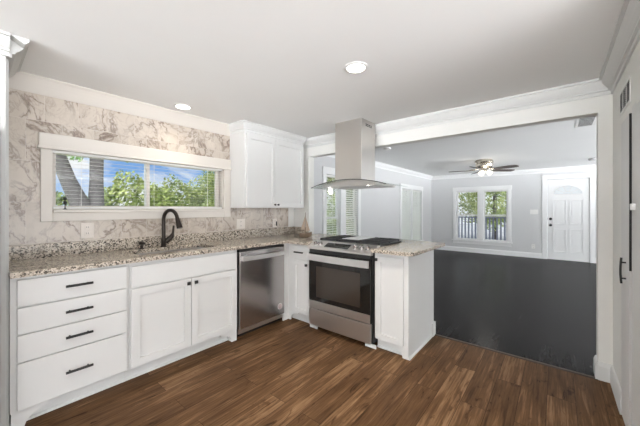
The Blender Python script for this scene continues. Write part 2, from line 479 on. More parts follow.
W2 = (3.93, 4.97, 0.36, 1.90); W3 = (7.08, 8.50, 0.36, 1.82)
m = MB(); holed(m, XB + 0.11, XF + 0.1, 0, CL, [W2, W3], lambda a, b_, c, d: m.box(a, b_, YL, YL + 0.1, c, d))
struct(m.build('wall_living_left', M['wall_cool']), 'pale grey living room side wall with two windows', 'wall')
W1 = (1.04, 2.35, 0.37, 1.81); D1 = (-0.615, 0.180, 0.0, 2.03)
m = MB(); holed(m, -6.5, YL, 0, CL, [W1, D1], lambda a, b_, c, d: m.box(XF, XF + 0.1, a, b_, c, d))
struct(m.build('wall_far', M['wall_cool']), 'pale grey far wall with window and front door', 'wall')

# crown mouldings: profile (distance from wall, height below ceiling)
CROWN = [(0, 0), (0.082, 0), (0.082, -0.014), (0.066, -0.016), (0.066, -0.026), (0.058, -0.040), (0.046, -0.056), (0.034, -0.068), (0.026, -0.074), (0.026, -0.084), (0.012, -0.087), (0.012, -0.112), (0, -0.112)]
COVE = [(0, 0), (0.085, 0), (0.085, -0.006), (0.070, -0.020), (0.054, -0.040), (0.038, -0.062), (0.022, -0.086), (0.010, -0.104), (0.004, -0.112), (0, -0.112)]
def crown(name, axis, wall, sign, a, b_, zc, label, k=1.0, parent=None, mt='trim', prof=None):
    m = MB(); m.prism([(wall + sign * u * k, zc + v * k) for u, v in (prof or CROWN)], axis, a, b_)
    return struct(m.build(name, M[mt], parent), label, 'crown moulding')
crown('trim_1', 0, YW - 0.009, -1, 0.14, 1.955, CK, 'white crown moulding above the marble tile', mt='cream', prof=COVE)
crown('trim_2', 1, XB, -1, YR, YW, CK, 'white crown moulding along the header of the opening', 1.0)
crown('trim_3', 0, YR, 1, 1.74, XB, CK, 'white crown moulding above the vent on right wall')
crown('trim_4', 0, YL, -1, XB + 0.11, XF, CL, 'white crown moulding along the living room side wall', mt='trim_living')
crown('trim_5', 1, XF, -1, -6.5, YL, CL, 'white crown moulding along the far wall', mt='trim_living')
crown('trim_6', 0, 2.985, -1, 2.92, XB, CK, 'short crown piece between wall cabinet and opening')

BASE = [(0, 0), (0.016, 0), (0.016, 0.105), (0.012, 0.118), (0.006, 0.132), (0, 0.135)]
def baseb(name, axis, wall, sign, a, b_, label, k=1.0, mt='trim'):
    m = MB(); m.prism([(wall + sign * u, v * k) for u, v in BASE], axis, a, b_)
    return struct(m.build(name, M[mt]), label, 'baseboard')
baseb('baseboard_far', 1, XF, -1, 0.29, YL, 'white baseboard under the far window', mt='trim_living')
baseb('baseboard_far_right', 1, XF, -1, -6.5, -0.71, 'white baseboard right of front door', mt='trim_living')
baseb('baseboard_living_left', 0, YL, -1, XB + 0.11, XF, 'white baseboard along the living room side wall', mt='trim_living')
baseb('baseboard_pier', 1, XB, -1, YR, -0.2452, 'white baseboard across the narrow pier')
baseb('baseboard_pier_inside', 0, -0.245, 1, XB - 0.0165, XB + 0.126, 'white baseboard return inside the opening')
baseb('baseboard_right', 0, YR, 1, 2.605, XB, 'white baseboard at foot of right wall')

# ------------------------------------------------------------------ windows
def sash(m, axis, wall, u0, u1, z0, z1, w_, d):
    def bx(a, b_, c, e):
        if axis == 0: m.box(a, b_, wall, wall + d, c, e)
        else: m.box(wall, wall + d, a, b_, c, e)
    bx(u0, u0 + w_, z0, z1); bx(u1 - w_, u1, z0, z1)
    bx(u0 + w_, u1 - w_, z0, z0 + w_); bx(u0 + w_, u1 - w_, z1 - w_, z1)

# window_1: over the sink
w1 = sthing('window_1', 'wide slider window over the sink in a white casing', 'window', (1.14, YW, 1.29))
m = MB()
yf = YW - 0.010
m.box(0.336, 0.402, yf - 0.020, yf, 1.20, 1.765, 0.003)
m.box(1.873, 1.955, yf - 0.020, yf, 1.20, 1.765, 0.003)
m.build('window_casing', M['cream'], w1)
m = MB()
m.box(0.325, 1.955, yf - 0.030, yf, 1.762, 1.868, 0.004)
m.box(0.318, 1.955, yf - 0.046, yf, 1.748, 1.768, 0.004)
m.build('window_header', M['cream'], w1)
m = MB()
m.box(0.402, 1.873, yf - 0.020, yf, 1.20, 1.268, 0.003)
m.box(0.402, 1.873, yf - 0.034, YW + 0.03, 1.266, 1.291, 0.005)
m.build('window_sill', M['cream'], w1)
m = MB()
sash(m, 0, YW + 0.055, 0.402, 1.112, 1.292, 1.763, 0.030, 0.028)
sash(m, 0, YW + 0.086, 1.082, 1.873, 1.292, 1.763, 0.030, 0.028)
m.box(1.815, 1.845, YW + 0.06, YW + 0.085, 1.322, 1.763)
m.box(0.400, 1.875, YW + 0.03, YW + 0.115, 1.763, 1.765); m.box(0.400, 0.403, YW + 0.0, YW + 0.115, 1.29, 1.765); m.box(1.872, 1.875, YW, YW + 0.115, 1.29, 1.765)
m.build('window_frame', M['cream'], w1)
m = MB(); m.box(0.434, 1.08, YW + 0.068, YW + 0.071, 1.320, 1.731); m.build('window_pane', M['glass'], w1)
m = MB(); m.box(1.114, 1.841, YW + 0.099, YW + 0.102, 1.320, 1.731); m.build('window_pane', M['glass'], w1)

def blind(label, axis, wall, u0, u1, z0, z1, step, width, tilt, group='white slat blinds in the windows', mt='plastic'):
    """horizontal slat blind hanging in a window; wall is the coordinate of its mid plane"""
    cu = (u0 + u1) / 2
    loc = (cu, wall, z1) if axis == 0 else (wall, cu, z1)
    o = thing('window_blind', label, 'blind', loc)
    def bx(mm, a, b_, d0, d1, c, e, **k):
        if axis == 0: mm.box(a, b_, wall + d0, wall + d1, c, e, **k)
        else: mm.box(wall + d0, wall + d1, a, b_, c, e, **k)
    m = MB(); bx(m, u0, u1, -0.014, 0.014, z1 - 0.028, z1); m.build('headrail', M['plastic'], o)
    m = MB(); z = z1 - 0.04
    while z > z0 + 0.015:
        h = width / 2 * math.sin(tilt); d = width / 2 * math.cos(tilt)
        pts = [(wall - d, z - h), (wall + d, z + h), (wall + d, z + h + 0.0008), (wall - d, z - h + 0.0008)]
        m.prism(pts, 0 if axis == 0 else 1, u0 + 0.003, u1 - 0.003) if axis == 0 else m.prism([(p, q) for p, q in pts], 1, u0 + 0.003, u1 - 0.003)
        z -= step
    m.build('slats', M[mt], o)
    m = MB(); bx(m, u0 + 0.003, u1 - 0.003, -0.012, 0.012, z0, z0 + 0.014); m.build('bottom_rail', M['plastic'], o)
    for f in (0.12, 0.5, 0.88):
        u = u0 + (u1 - u0) * f
        m = MB(); bx(m, u - 0.0012, u + 0.0012, -0.0012, 0.0012, z0, z1); m.build('ladder_cord', M['plastic'], o)
    return o
blind('thin white slat blind lowered over the sink window', 0, YW + 0.022, 0.408, 1.868, 1.298, 1.761, 0.031, 0.014, 0.0)

def house_window(name, label, axis, wall, hole, mull, casing=0.09, sill=True, out=1):
    """double window in a wall facing the room on its low side (room at smaller coordinate)"""
    u0, u1, z0, z1 = hole; cu = (u0 + u1) / 2
    loc = (cu, wall, z0) if axis == 0 else (wall, cu, z0)
    o = sthing(name, label, 'window', loc)
    def bx(mm, a, b_, d0, d1, c, e, bev=0.0):
        if axis == 0: mm.box(a, b_, wall + d0, wall + d1, c, e, bev)
        else: mm.box(wall + d0, wall + d1, a, b_, c, e, bev)
    m = MB()
    bx(m, u0 - casing, u0, -0.022, -0.0005, z0 - 0.01, z1, 0.003); bx(m, u1, u1 + casing, -0.022, -0.0005, z0 - 0.01, z1, 0.003)
    bx(m, u0 - casing - 0.012, u1 + casing + 0.012, -0.028, -0.0005, z1, z1 + 0.12, 0.003)
    m.build('window_casing', M['trim_living'], o)
    m = MB()
    bx(m, u0 - casing - 0.03, u1 + casing + 0.03, -0.06, 0.0, z0 - 0.035, z0 - 0.008, 0.004)
    bx(m, u0 - casing, u1 + casing, -0.02, -0.0005, z0 - 0.12, z0 - 0.035, 0.003)
    m.build('window_sill', M['trim_living'], o)
    m = MB(); bx(m, cu - mull / 2, cu + mull / 2, -0.015, 0.09, z0, z1); m.build('mullion', M['trim_living'], o)
    for a, b_ in ((u0, cu - mull / 2), (cu + mull / 2, u1)):
        m = MB(); zm = (z0 + z1) / 2
        def sh(c, e, d):
            bx(m, a, a + 0.035, d, d + 0.03, c, e); bx(m, b_ - 0.035, b_, d, d + 0.03, c, e)
            bx(m, a + 0.035, b_ - 0.035, d, d + 0.03, c, c + 0.035); bx(m, a + 0.035, b_ - 0.035, d, d + 0.03, e - 0.035, e)
        sh(z0, zm + 0.018, 0.04); sh(zm - 0.018, z1, 0.068)
        m.build('window_sash', M['trim_living'], o)
        m = MB(); bx(m, a + 0.035, b_ - 0.035, 0.055, 0.057, z0 + 0.035, zm); bx(m, a + 0.035, b_ - 0.035, 0.083, 0.085, zm, z1 - 0.035)
        m.build('window_pane', M['glass'], o)
    return o
house_window('window_2', 'double window on the far wall looking onto the porch rail', 1, XF, W1, 0.13)
house_window('window_3', 'double window seen under the range hood', 0, YL, W2, 0.16)
house_window('window_4', 'bright double window near the corner of the living room', 0, YL, W3, 0.10)
blind('raised slat blind in left sash of far wall window', 1, XF + 0.017, 1.765, 2.345, 1.12, 1.80, 0.032, 0.030, 0.05)
blind('raised slat blind in right sash of far wall window', 1, XF + 0.017, 1.045, 1.625, 1.12, 1.80, 0.032, 0.030, 0.05)
blind('white slat blind left of the mullion under the range hood', 0, YL + 0.015, 3.935, 4.365, 0.37, 1.89, 0.042, 0.036, 0.12)
blind('closed white slat blind right of the mullion under the range hood', 0, YL + 0.015, 4.535, 4.965, 0.37, 1.89, 0.042, 0.044, 0.6)
blind('closed white slat blind in left half of the bright corner window', 0, YL + 0.015, 7.085, 7.735, 0.37, 1.81, 0.034, 0.038, 1.0, mt='sunny_slat')
blind('closed white slat blind in right half of the bright corner window', 0, YL + 0.015, 7.845, 8.495, 0.37, 1.81, 0.034, 0.038, 1.0, mt='sunny_slat')

# ------------------------------------------------------------------ front door (door_1)
d1 = sthing('door_1', 'white front door with half round fan light', 'door', (XF, -0.22, 0))
m = MB(); xd0, xd1 = XF + 0.004, XF + 0.048
y0, y1 = -0.610, 0.175; yc = (y0 + y1) / 2; zf = 1.655; ra, rb = 0.27, 0.205
m.box(xd0, xd1, y0, y1, 0.006, zf)
arc = [(yc + ra * math.cos(PI * k / 20), zf + rb * math.sin(PI * k / 20)) for k in range(21)]
m.prism([(y1, zf)] + arc + [(y0, zf), (y0, 2.025), (y1, 2.025)], 0, xd0, xd1)
m.build('door_slab', M['trim_living'], d1)
m = MB()
def ringpanel(m, a, b_, c, e, w_=0.022, t_=0.016):
    m.box(xd0 - t_, xd0 + 0.001, a, a + w_, c, e, 0.003); m.box(xd0 - t_, xd0 + 0.001, b_ - w_, b_, c, e, 0.003)
    m.box(xd0 - t_, xd0 + 0.001, a, b_, c, c + w_, 0.003); m.box(xd0 - t_, xd0 + 0.001, a, b_, e - w_, e, 0.003)
    m.box(xd0 - 0.006, xd0 + 0.001, a + 0.05, b_ - 0.05, c + 0.05, e - 0.05, 0.004)
for a, b_ in ((-0.195, 0.075), (-0.510, -0.240)):
    ringpanel(m, a, b_, 0.90, 1.52); ringpanel(m, a, b_, 0.20, 0.78)
m.build('door_panels', M['trim_living'], d1)
m = MB(); m.prism([(yc + ra * math.cos(PI * k / 20), zf + rb * math.sin(PI * k / 20)) for k in range(21)], 0, xd0 + 0.018, xd0 + 0.022)
m.build('fan_light_glass', M['glass'], d1)
m = MB()
for k in (1, 2, 3, 4):
    a = PI * k / 5
    p = Vector((xd0 + 0.012, yc + 0.07 * math.cos(a), zf + 0.055 * math.sin(a))); q = Vector((xd0 + 0.012, yc + ra * math.cos(a), zf + rb * math.sin(a)))
    m.cyl(p, q, 0.0045, n=8)
m.tube([(xd0 + 0.012, yc + 0.08 * math.cos(PI * k / 10), zf + 0.06 * math.sin(PI * k / 10)) for k in range(11)], 0.0045, 8)
for (A_, B_, r_) in ((ra, rb, 0.007),):
    m.tube([(xd0 - 0.002, yc + A_ * math.cos(PI * k / 20), zf + B_ * math.sin(PI * k / 20)) for k in range(21)], r_, 8)
m.cyl((xd0 - 0.002, yc - ra, zf), (xd0 - 0.002, yc + ra, zf), 0.007, n=8)
m.build('fan_light_muntins', M['trim_living'], d1)
m = MB()
m.box(XF - 0.022, XF - 0.0005, 0.182, 0.285, 0, 2.035, 0.004); m.box(XF - 0.022, XF - 0.0005, -0.705, -0.617, 0, 2.035, 0.004)
m.box(XF - 0.026, XF - 0.0005, -0.715, 0.295, 2.035, 2.145, 0.004)
m.build('door_casing', M['trim_living'], d1)
for z, nm in ((0.875, 'door_knob'), (1.03, 'deadbolt')):
    m = MB(); yk = 0.115
    m.cyl((xd0 - 0.012, yk, z), (xd0 + 0.002, yk, z), 0.033, n=20)
    if nm == 'door_knob':
        m.lathe([(0.012, 0.0), (0.014, 0.02), (0.030, 0.035), (0.032, 0.05), (0.018, 0.06)], (xd0 - 0.010, yk, z), 20, Vector((-1, 0, 0)))
    else:
        m.cyl((xd0 - 0.028, yk, z), (xd0 - 0.010, yk, z), 0.024, n=20)
    m.build(nm, M['black'], d1, True)

# ------------------------------------------------------------------ tall doors on the right (door_2, door_3)
def slab_door(name, label, x0, x1, z0, z1):
    o = sthing(name, label, 'door', ((x0 + x1) / 2, YR, z0))
    yb = YR - 0.010; yfr = YR + 0.010
    m = MB()
    m.box(x0, x1, yb, yfr - 0.006, z0, z1)
    m.box(x0, x1, yfr - 0.006, yfr, z0, z1, 0.002)
    m.build('door_slab', M['cab'], o)
    return o
d2 = slab_door('door_2', 'tall white cupboard door with black pull on right wall', 2.352, 2.598, 0.012, 1.83)
m = MB(); xh = 2.44; yo = YR + 0.010
m.tube([(xh, yo + 0.019 + 0.004 * math.sin(PI * k / 12), 0.858 + 0.152 * k / 12) for k in range(13)], 0.0055, 10)
for z in (0.888, 0.982): m.cyl((xh, yo - 0.001, z), (xh, yo + 0.021, z), 0.0045, n=10)
m.build('door_pull', M['black'], d2, True)
m = MB(); m.box(2.337, 2.3515, YR - 0.008, YR + 0.0098, 0.95, 1.83); m.build('gap_shadow_strip', M['rubber'], d2)  # black strip painted in for the shadow in the gap beside the door
d3 = slab_door('door_3', 'tall white cupboard door cut off at right edge', 1.80, 2.215, 0.012, 1.83)
m = MB(); m.box(2.165, 2.213, YR + 0.010, YR + 0.026, 1.29, 1.325, 0.004); m.build('door_hinge', M['plastic'], d3)
m = MB(); m.box(2.22, 2.335, YR - 0.03, YR + 0.0012, 0, 1.86)
struct(m.build('trim_7', M['trim']), 'white casing around the tall doors on right wall', 'casing')

# ------------------------------------------------------------------ vents, plates, detectors
def louvre_vent(name, label, kind):
    pass
vt = thing('return_air_vent', 'white louvred vent high on right wall above the tall door', 'vent', (2.545, YR, 1.98))
m = MB(); sash(m, 0, YR, 2.375, 2.715, 1.905, 2.055, 0.014, 0.004); m.box(2.4835, 2.4935, YR, YR + 0.004, 1.92, 2.04); m.box(2.5965, 2.6065, YR, YR + 0.004, 1.92, 2.04)
m.build('vent_frame', M['plastic'], vt)
m = MB(); m.box(2.392, 2.698, YR + 0.0003, YR + 0.002, 1.922, 2.038); m.build('vent_backing', M['dark'], vt)
m = MB()
for k in range(10):
    z = 1.9245 + k * 0.0118
    for a, b_ in ((2.393, 2.4855), (2.4915, 2.5985), (2.6045, 2.697)):
        m.prism([(YR + 0.002, z + 0.003), (YR + 0.0038, z + 0.001), (YR + 0.0038, z + 0.0022), (YR + 0.002, z + 0.0042)], 0, a, b_)
m.build('louvres', M['plastic'], vt)

cv = thing('ceiling_register', 'rectangular louvred register on living room ceiling near right pier', 'vent', (4.53, -0.27, CL))
m = MB()
for a in ((4.20, 4.85, -0.36, -0.335), (4.20, 4.85, -0.205, -0.18), (4.20, 4.225, -0.335, -0.205), (4.825, 4.85, -0.335, -0.205)):
    m.box(*a, CL - 0.004, CL)
m.build('vent_frame', M['plastic'], cv)
m = MB(); m.box(4.225, 4.825, -0.335, -0.205, CL - 0.002, CL - 0.0003); m.build('vent_backing', M['dark'], cv)
m = MB()
for k in range(10):
    x = 4.245 + k * 0.060
    m.box(x, x + 0.014, -0.335, -0.205, CL - 0.0035, CL - 0.0022)
m.build('louvres', M['plastic'], cv)

def detector(label, x, y, r, mt, hgt):
    o = thing('smoke_detector', label, 'smoke detector', (x, y, CL))
    m = MB(); m.lathe([(r, 0.0), (r, -hgt * 0.5), (r * 0.85, -hgt), (0.002, -hgt)], (x, y, CL), 28); m.build('detector_body', mt, o, True)
    m = MB(); m.lathe([(r * 0.4, 0.0), (r * 0.4, -0.004), (0.001, -0.005)], (x, y, CL - hgt), 20); m.build('detector_button', M['plastic'], o, True)
    return o
detector('round white smoke detector on living room ceiling near the hood chimney', 4.48, 2.21, 0.065, M['plastic'], 0.028)
detector('small grey detector on living room ceiling above the front door', 8.05, -0.56, 0.06, mat('grey_plastic', rough=0.5, build=b_paint((0.25, 0.25, 0.25), 0.05, 0)), 0.04)

def plate(name, label, cat, axis, wall, u, z, w_, h_, kind, mt='plastic'):
    loc = (u, wall, z) if axis == 0 else (wall, u, z)
    o = thing(name, label, cat, loc)
    def bx(mm, a, b_, d0, d1, c, e, bev=0.0):
        if axis == 0: mm.box(a, b_, wall - d1, wall - d0, c, e, bev)
        else: mm.box(wall - d1, wall - d0, a, b_, c, e, bev)
    m = MB(); bx(m, u - w_ / 2, u + w_ / 2, 0.0003, 0.006, z - h_ / 2, z + h_ / 2, 0.002); m.build('cover_plate', M[mt], o)
    if kind == 'outlet':
        for s in (-1, 1):
            m = MB(); bx(m, u - 0.017, u + 0.017, 0.0055, 0.008, z + s * 0.025 - 0.015, z + s * 0.025 + 0.015, 0.002); rc = m.build('receptacle', M[mt], o)
            m = MB()
            for q in (-0.006, 0.006): bx(m, u + q - 0.0012, u + q + 0.0012, 0.0078, 0.0084, z + s * 0.025 - 0.004, z + s * 0.025 + 0.008)
            m.build('slots', M['dark'], rc)
    else:
        n = 3 if w_ > 0.1 else 1
        for k in range(n):
            uu = u + (k - (n - 1) / 2) * 0.046
            m = MB(); bx(m, uu - 0.007, uu + 0.007, 0.0055, 0.014, z - 0.014, z + 0.014, 0.002); m.build('switch_toggle', M[mt], o)
    return o
plate('wall_outlet', 'white outlet in the marble tile below the sink window', 'outlet', 0, YW - 0.009, 0.616, 1.118, 0.085, 0.125, 'outlet', 'cream_plate')
plate('wall_outlet', 'cream outlet in tile under the left end of the wall cabinet', 'outlet', 0, YW - 0.009, 2.11, 1.11, 0.12, 0.12, 'outlet', 'cream_plate')
oo = plate('wall_outlet', 'white outlet with a dark slot in tile under right cabinet door', 'outlet', 0, YW - 0.009, 2.66, 1.10, 0.075, 0.12, 'outlet', 'cream_plate')
m = MB(); m.box(2.675, 2.689, YW - 0.030, YW - 0.015, 1.06, 1.12, 0.003); m.build('plug', M['black'], oo)
plate('light_switch', 'white triple switch plate on far wall beside front door', 'light switch', 1, XF, 0.455, 1.205, 0.165, 0.12, 'switch')
plate('wall_outlet', 'white outlet low on the far wall left of front door', 'outlet', 1, XF, 0.47, 0.30, 0.075, 0.12, 'outlet')

# ------------------------------------------------------------------ kitchen cabinets
def shaker(m, axis, face, u0, u1, z0, z1, sign, fw=0.058, th=0.02, rec=0.013):
    """shaker door whose front lies th in front of the face plane; sign = direction of outward normal"""
    f0, f1 = face, face + sign * th
    def bx(a, b_, c, e, d0, d1, bev=0.0):
        lo, hi = min(d0, d1), max(d0, d1)
        if axis == 1: m.box(a, b_, lo, hi, c, e, bev)
        else: m.box(lo, hi, a, b_, c, e, bev)
    bx(u0 + fw * 0.9, u1 - fw * 0.9, z0 + fw * 0.9, z1 - fw * 0.9, f0, f1 - sign * rec)
    bx(u0, u0 + fw, z0, z1, f0, f1, 0.0018); bx(u1 - fw, u1, z0, z1, f0, f1, 0.0018)
    bx(u0 + fw - 0.001, u1 - fw + 0.001, z0, z0 + fw, f0, f1, 0.0018); bx(u0 + fw - 0.001, u1 - fw + 0.001, z1 - fw, z1, f0, f1, 0.0018)
def knob(parent, p, d, r=0.013, square=False):
    m = MB(); p = Vector(p); d = Vector(d)
    m.cyl(p, p + d * 0.016, 0.006, n=10)
    if square:
        a = p + d * 0.020; ex = 0.006 if abs(d.x) > 0.5 else 0.014; ey = 0.006 if abs(d.y) > 0.5 else 0.014
        m.box(a.x - ex, a.x + ex, a.y - ey, a.y + ey, a.z - 0.014, a.z + 0.014, 0.003)
    else:
        m.lathe([(0.006, 0.0), (r, 0.006), (r, 0.013), (r * 0.6, 0.017)], p + d * 0.012, 16, d)
    return m.build('knob', M['black'], parent, True)
def barpull(parent, c, L, axis, d):
    m = MB(); c = Vector(c); d = Vector(d); u = Vector((1, 0, 0)) if axis == 0 else Vector((0, 1, 0))
    m.cyl(c - u * L / 2 + d * 0.030, c + u * L / 2 + d * 0.030, 0.008, n=12)
    for s in (-1, 1): m.cyl(c + u * s * L * 0.34, c + u * s * L * 0.34 + d * 0.030, 0.0045, n=10)
    return m.build('bar_handle', M['black'], parent, True)
def foot_outline(u0, s, ztop=0.105):
    """bracket foot starting at u0 and running in direction s"""
    pts = [(u0, 0), (u0 + s * 0.055, 0)]
    for k in range(1, 8):
        a = PI / 2 * k / 7
        pts.append((u0 + s * (0.055 + 0.085 * (1 - math.cos(a))), 0.078 * math.sin(a)))
    pts += [(u0 + s * 0.17, 0.082), (u0 + s * 0.17, ztop), (u0, ztop)]
    return pts
TK = 2.515                                        # toe-kick plane of the sink run
# --- four-drawer cabinet
dc = thing('drawer_cabinet', 'white base cabinet with four drawers at left end of sink run', 'cabinet', (0.45, FY, 0))
m = MB(); m.box(0.147, 0.742, FY, YW - 0.002, 0.105, 0.899); m.build('carcass', M['cab'], dc)
m = MB(); m.box(0.147, 0.742, TK, TK + 0.015, 0, 0.105); m.prism([(TK, 0), (TK - 0.012, 0), (TK - 0.011, 0.010), (TK, 0.018)], 0, 0.147, 0.742)
m.build('toe_kick', M['trim'], dc)
m = MB(); m.prism(foot_outline(0.152, 1), 1, FY, TK); m.build('bracket_foot', M['cab'], dc)
for z0, z1 in ((0.722, 0.880), (0.562, 0.714), (0.398, 0.554), (0.118, 0.390)):
    m = MB(); m.box(0.175, 0.728, FY - 0.020, FY - 0.0002, z0, z1, 0.003); dr = m.build('drawer_front', M['cab'], dc)
    zc = (z0 + z1) / 2
    barpull(dr, (0.455, FY - 0.020, zc + 0.004), 0.138, 0, (0, -1, 0))
# --- sink cabinet
sc_ = thing('sink_cabinet', 'white sink base cabinet with two shaker doors and a false front', 'cabinet', (1.21, FY, 0))
m = MB(); m.box(0.744, 1.676, FY, FY + 0.018, 0.105, 0.899); m.box(0.744, 0.762, FY, YW - 0.002, 0.105, 0.899); m.box(1.658, 1.676, FY, YW - 0.002, 0.105, 0.899); m.box(0.762, 1.658, FY + 0.018, YW - 0.002, 0.105, 0.123)
m.build('carcass', M['cab'], sc_)
m = MB(); m.box(0.744, 1.676, TK, TK + 0.015, 0, 0.105); m.prism([(TK, 0), (TK - 0.012, 0), (TK - 0.011, 0.010), (TK, 0.018)], 0, 0.744, 1.676)
m.build('toe_kick', M['trim'], sc_)
m = MB(); m.prism(foot_outline(1.674, -1), 1, FY, TK); m.build('bracket_foot', M['cab'], sc_)
m = MB(); m.box(0.757, 1.664, FY - 0.020, FY - 0.0002, 0.712, 0.868, 0.003); m.build('false_front', M['cab'], sc_)
m = MB(); shaker(m, 1, FY - 0.0002, 0.757, 1.207, 0.118, 0.700, -1); d = m.build('cabinet_door', M['cab'], sc_)
knob(d, (1.178, FY - 0.0202, 0.664), (0, -1, 0), square=True)
m = MB(); shaker(m, 1, FY - 0.0002, 1.213, 1.664, 0.118, 0.700, -1); d = m.build('cabinet_door', M['cab'], sc_)
knob(d, (1.243, FY - 0.0202, 0.664), (0, -1, 0), square=True)
# --- dishwasher
dw = thing('dishwasher', 'stainless steel dishwasher between the sink cabinet and the corner', 'dishwasher', (1.99, FY, 0))
m = MB(); m.box(1.684, 2.298, FY + 0.02, YW - 0.02, 0.105, 0.895); m.build('tub', M['dark'], dw)
m = MB(); m.box(1.690, 2.292, FY - 0.030, FY + 0.018, 0.100, 0.868, 0.006); m.build('door_panel', M['steel_dw'], dw)
m = MB(); m.box(1.692, 2.290, FY - 0.028, FY + 0.018, 0.868, 0.889, 0.003); m.build('control_strip', M['black'], dw)
m = MB()
bw = [(1.715 + 0.555 * k / 16, FY - 0.052 - 0.022 * math.sin(PI * k / 16)) for k in range(17)]
outl = bw + [(x, y + 0.016) for x, y in bw[::-1]]
m.prism(outl, 2, 0.775, 0.818)
for x in (1.728, 2.257): m.box(x - 0.012, x + 0.012, FY - 0.050, FY - 0.030, 0.778, 0.815)
m.build('door_handle', M['chrome'], dw)
m = MB(); m.box(1.690, 2.292, FY - 0.004, FY + 0.010, 0.048, 0.096); m.build('kick_plate', M['chrome'], dw)
m = MB(); m.box(1.690, 2.292, FY + 0.050, FY + 0.060, 0.0, 0.105); m.build('kick_recess', M['dark'], dw)
m = MB(); m.cyl((2.222, FY - 0.0306, 0.195), (2.222, FY - 0.0318, 0.195), 0.034, n=28); st = m.build('energy_sticker', M['chrome'], dw)
m = MB(); m.lathe([(0.024, 0), (0.029, 0), (0.029, 0.0006), (0.024, 0.0006)], (2.222, FY - 0.0318, 0.195), 28, Vector((0, -1, 0))); m.build('sticker_ring', mat('sticker_red', (0.4, 0.33, 0.32), 0.5, build=b_paint((0.40, 0.32, 0.31), 0.05, 0)), st)
# --- corner cabinet left of range
cc = thing('corner_cabinet', 'narrow white corner cabinet with drawer between dishwasher and range', 'cabinet', (2.40, 2.3, 0))
m = MB(); m.box(2.302, 3.035, FY, YW - 0.002, 0.105, 0.899); m.box(FX, 3.035, 2.085, FY - 0.0005, 0.105, 0.899); m.build('carcass', M['cab'], cc)
m = MB(); m.box(FX + 0.055, FX + 0.07, 2.085, FY, 0, 0.105); m.prism(foot_outline(FY + 0.02, -1, 0.105), 0, FX, FX + 0.018)
m.prism([(2.302, 0.0), (2.385, 0.0), (2.385, 0.105), (2.302, 0.105)], 1, FY, FY + 0.018)
m.box(FX - 0.012, FX + 0.004, 1.99, 2.095, 0, 0.034, 0.003)
m.build('toe_kick', M['trim'], cc)
m = MB(); m.box(FX - 0.020, FX - 0.0002, 2.100, 2.350, 0.725, 0.880, 0.003); d = m.build('drawer_front', M['cab'], cc)
barpull(d, (FX - 0.020, 2.235, 0.805), 0.13, 1, (-1, 0, 0))
m = MB(); shaker(m, 0, FX - 0.0002, 2.100, 2.350, 0.118, 0.712, -1, 0.05); d = m.build('cabinet_door', M['cab'], cc)
knob(d, (FX - 0.0202, 2.130, 0.672), (-1, 0, 0), square=True)
# --- peninsula cabinet right of range
pc = thing('peninsula_cabinet', 'white single door cabinet at open end of the peninsula', 'cabinet', (2.7, 1.15, 0))
m = MB(); m.box(FX, XB - 0.04, 0.995, 1.300, 0.105, 0.899); m.build('carcass', M['cab'], pc)
m = MB(); m.box(FX, XB, 0.978, 0.9948, 0.0, 0.899, 0.0015); m.build('end_panel', M['trim'], pc)
m = MB(); m.prism([(0.978, 0), (0.966, 0), (0.967, 0.010), (0.978, 0.018)], 0, FX, XB - 0.08); m.build('shoe_moulding', M['trim'], pc)
m = MB(); m.box(FX + 0.055, FX + 0.07, 0.995, 1.300, 0, 0.105); m.prism([(FX + 0.055, 0), (FX + 0.043, 0), (FX + 0.044, 0.01), (FX + 0.055, 0.018)], 1, 0.995, 1.30)
m.box(FX - 0.012, FX + 0.004, 1.285, 1.40, 0, 0.034, 0.003)
m.build('toe_kick', M['trim'], pc)
m = MB(); m.prism(foot_outline(0.978, 1), 0, FX, FX + 0.018); m.build('bracket_foot', M['cab'], pc)
m = MB(); shaker(m, 0, FX - 0.0002, 1.020, 1.284, 0.108, 0.862, -1, 0.052); d = m.build('cabinet_door', M['cab'], pc)
knob(d, (FX - 0.0202, 1.268, 0.835), (-1, 0, 0), square=True)
m = MB(); m.box(XB - 0.0385, XB - 0.001, 1.002, 2.078, 0, 0.899); m.build('back_panel', M['cab'], pc)
m = MB(); m.box(XB - 0.07, XB + 0.016, 0.962, 0.9775, 0, 0.135, 0.003); m.box(XB + 0.0005, XB + 0.016, 0.9775, 2.078, 0, 0.135, 0.003); m.build('base_block', M['trim'], pc)

# --- wall cabinet
wc = thing('wall_cabinet', 'white wall cabinet with two shaker doors right of the sink window', 'cabinet', (2.43, YW, 1.305))
UY = 2.70
m = MB(); m.box(1.957, 2.920, UY, YW - 0.0095, 1.305, CK - 0.002); m.build('carcass', M['cab'], wc)
m = MB(); shaker(m, 1, UY - 0.0002, 1.972, 2.402, 1.310, 2.145, -1, 0.055); d = m.build('cabinet_door', M['cab'], wc)
knob(d, (2.378, UY - 0.0202, 1.345), (0, -1, 0), 0.012)
m = MB(); shaker(m, 1, UY - 0.0002, 2.406, 2.908, 1.310, 2.145, -1, 0.055); d = m.build('cabinet_door', M['cab'], wc)
knob(d, (2.432, UY - 0.0202, 1.345), (0, -1, 0), 0.012)
m = MB()
k = 0.85
def cprof(wall, sign): return [(wall + sign * u * k, CK - 0.001 + v * k) for u, v in CROWN]
m.prism(cprof(UY, -1), 0, 1.957, 2.920)
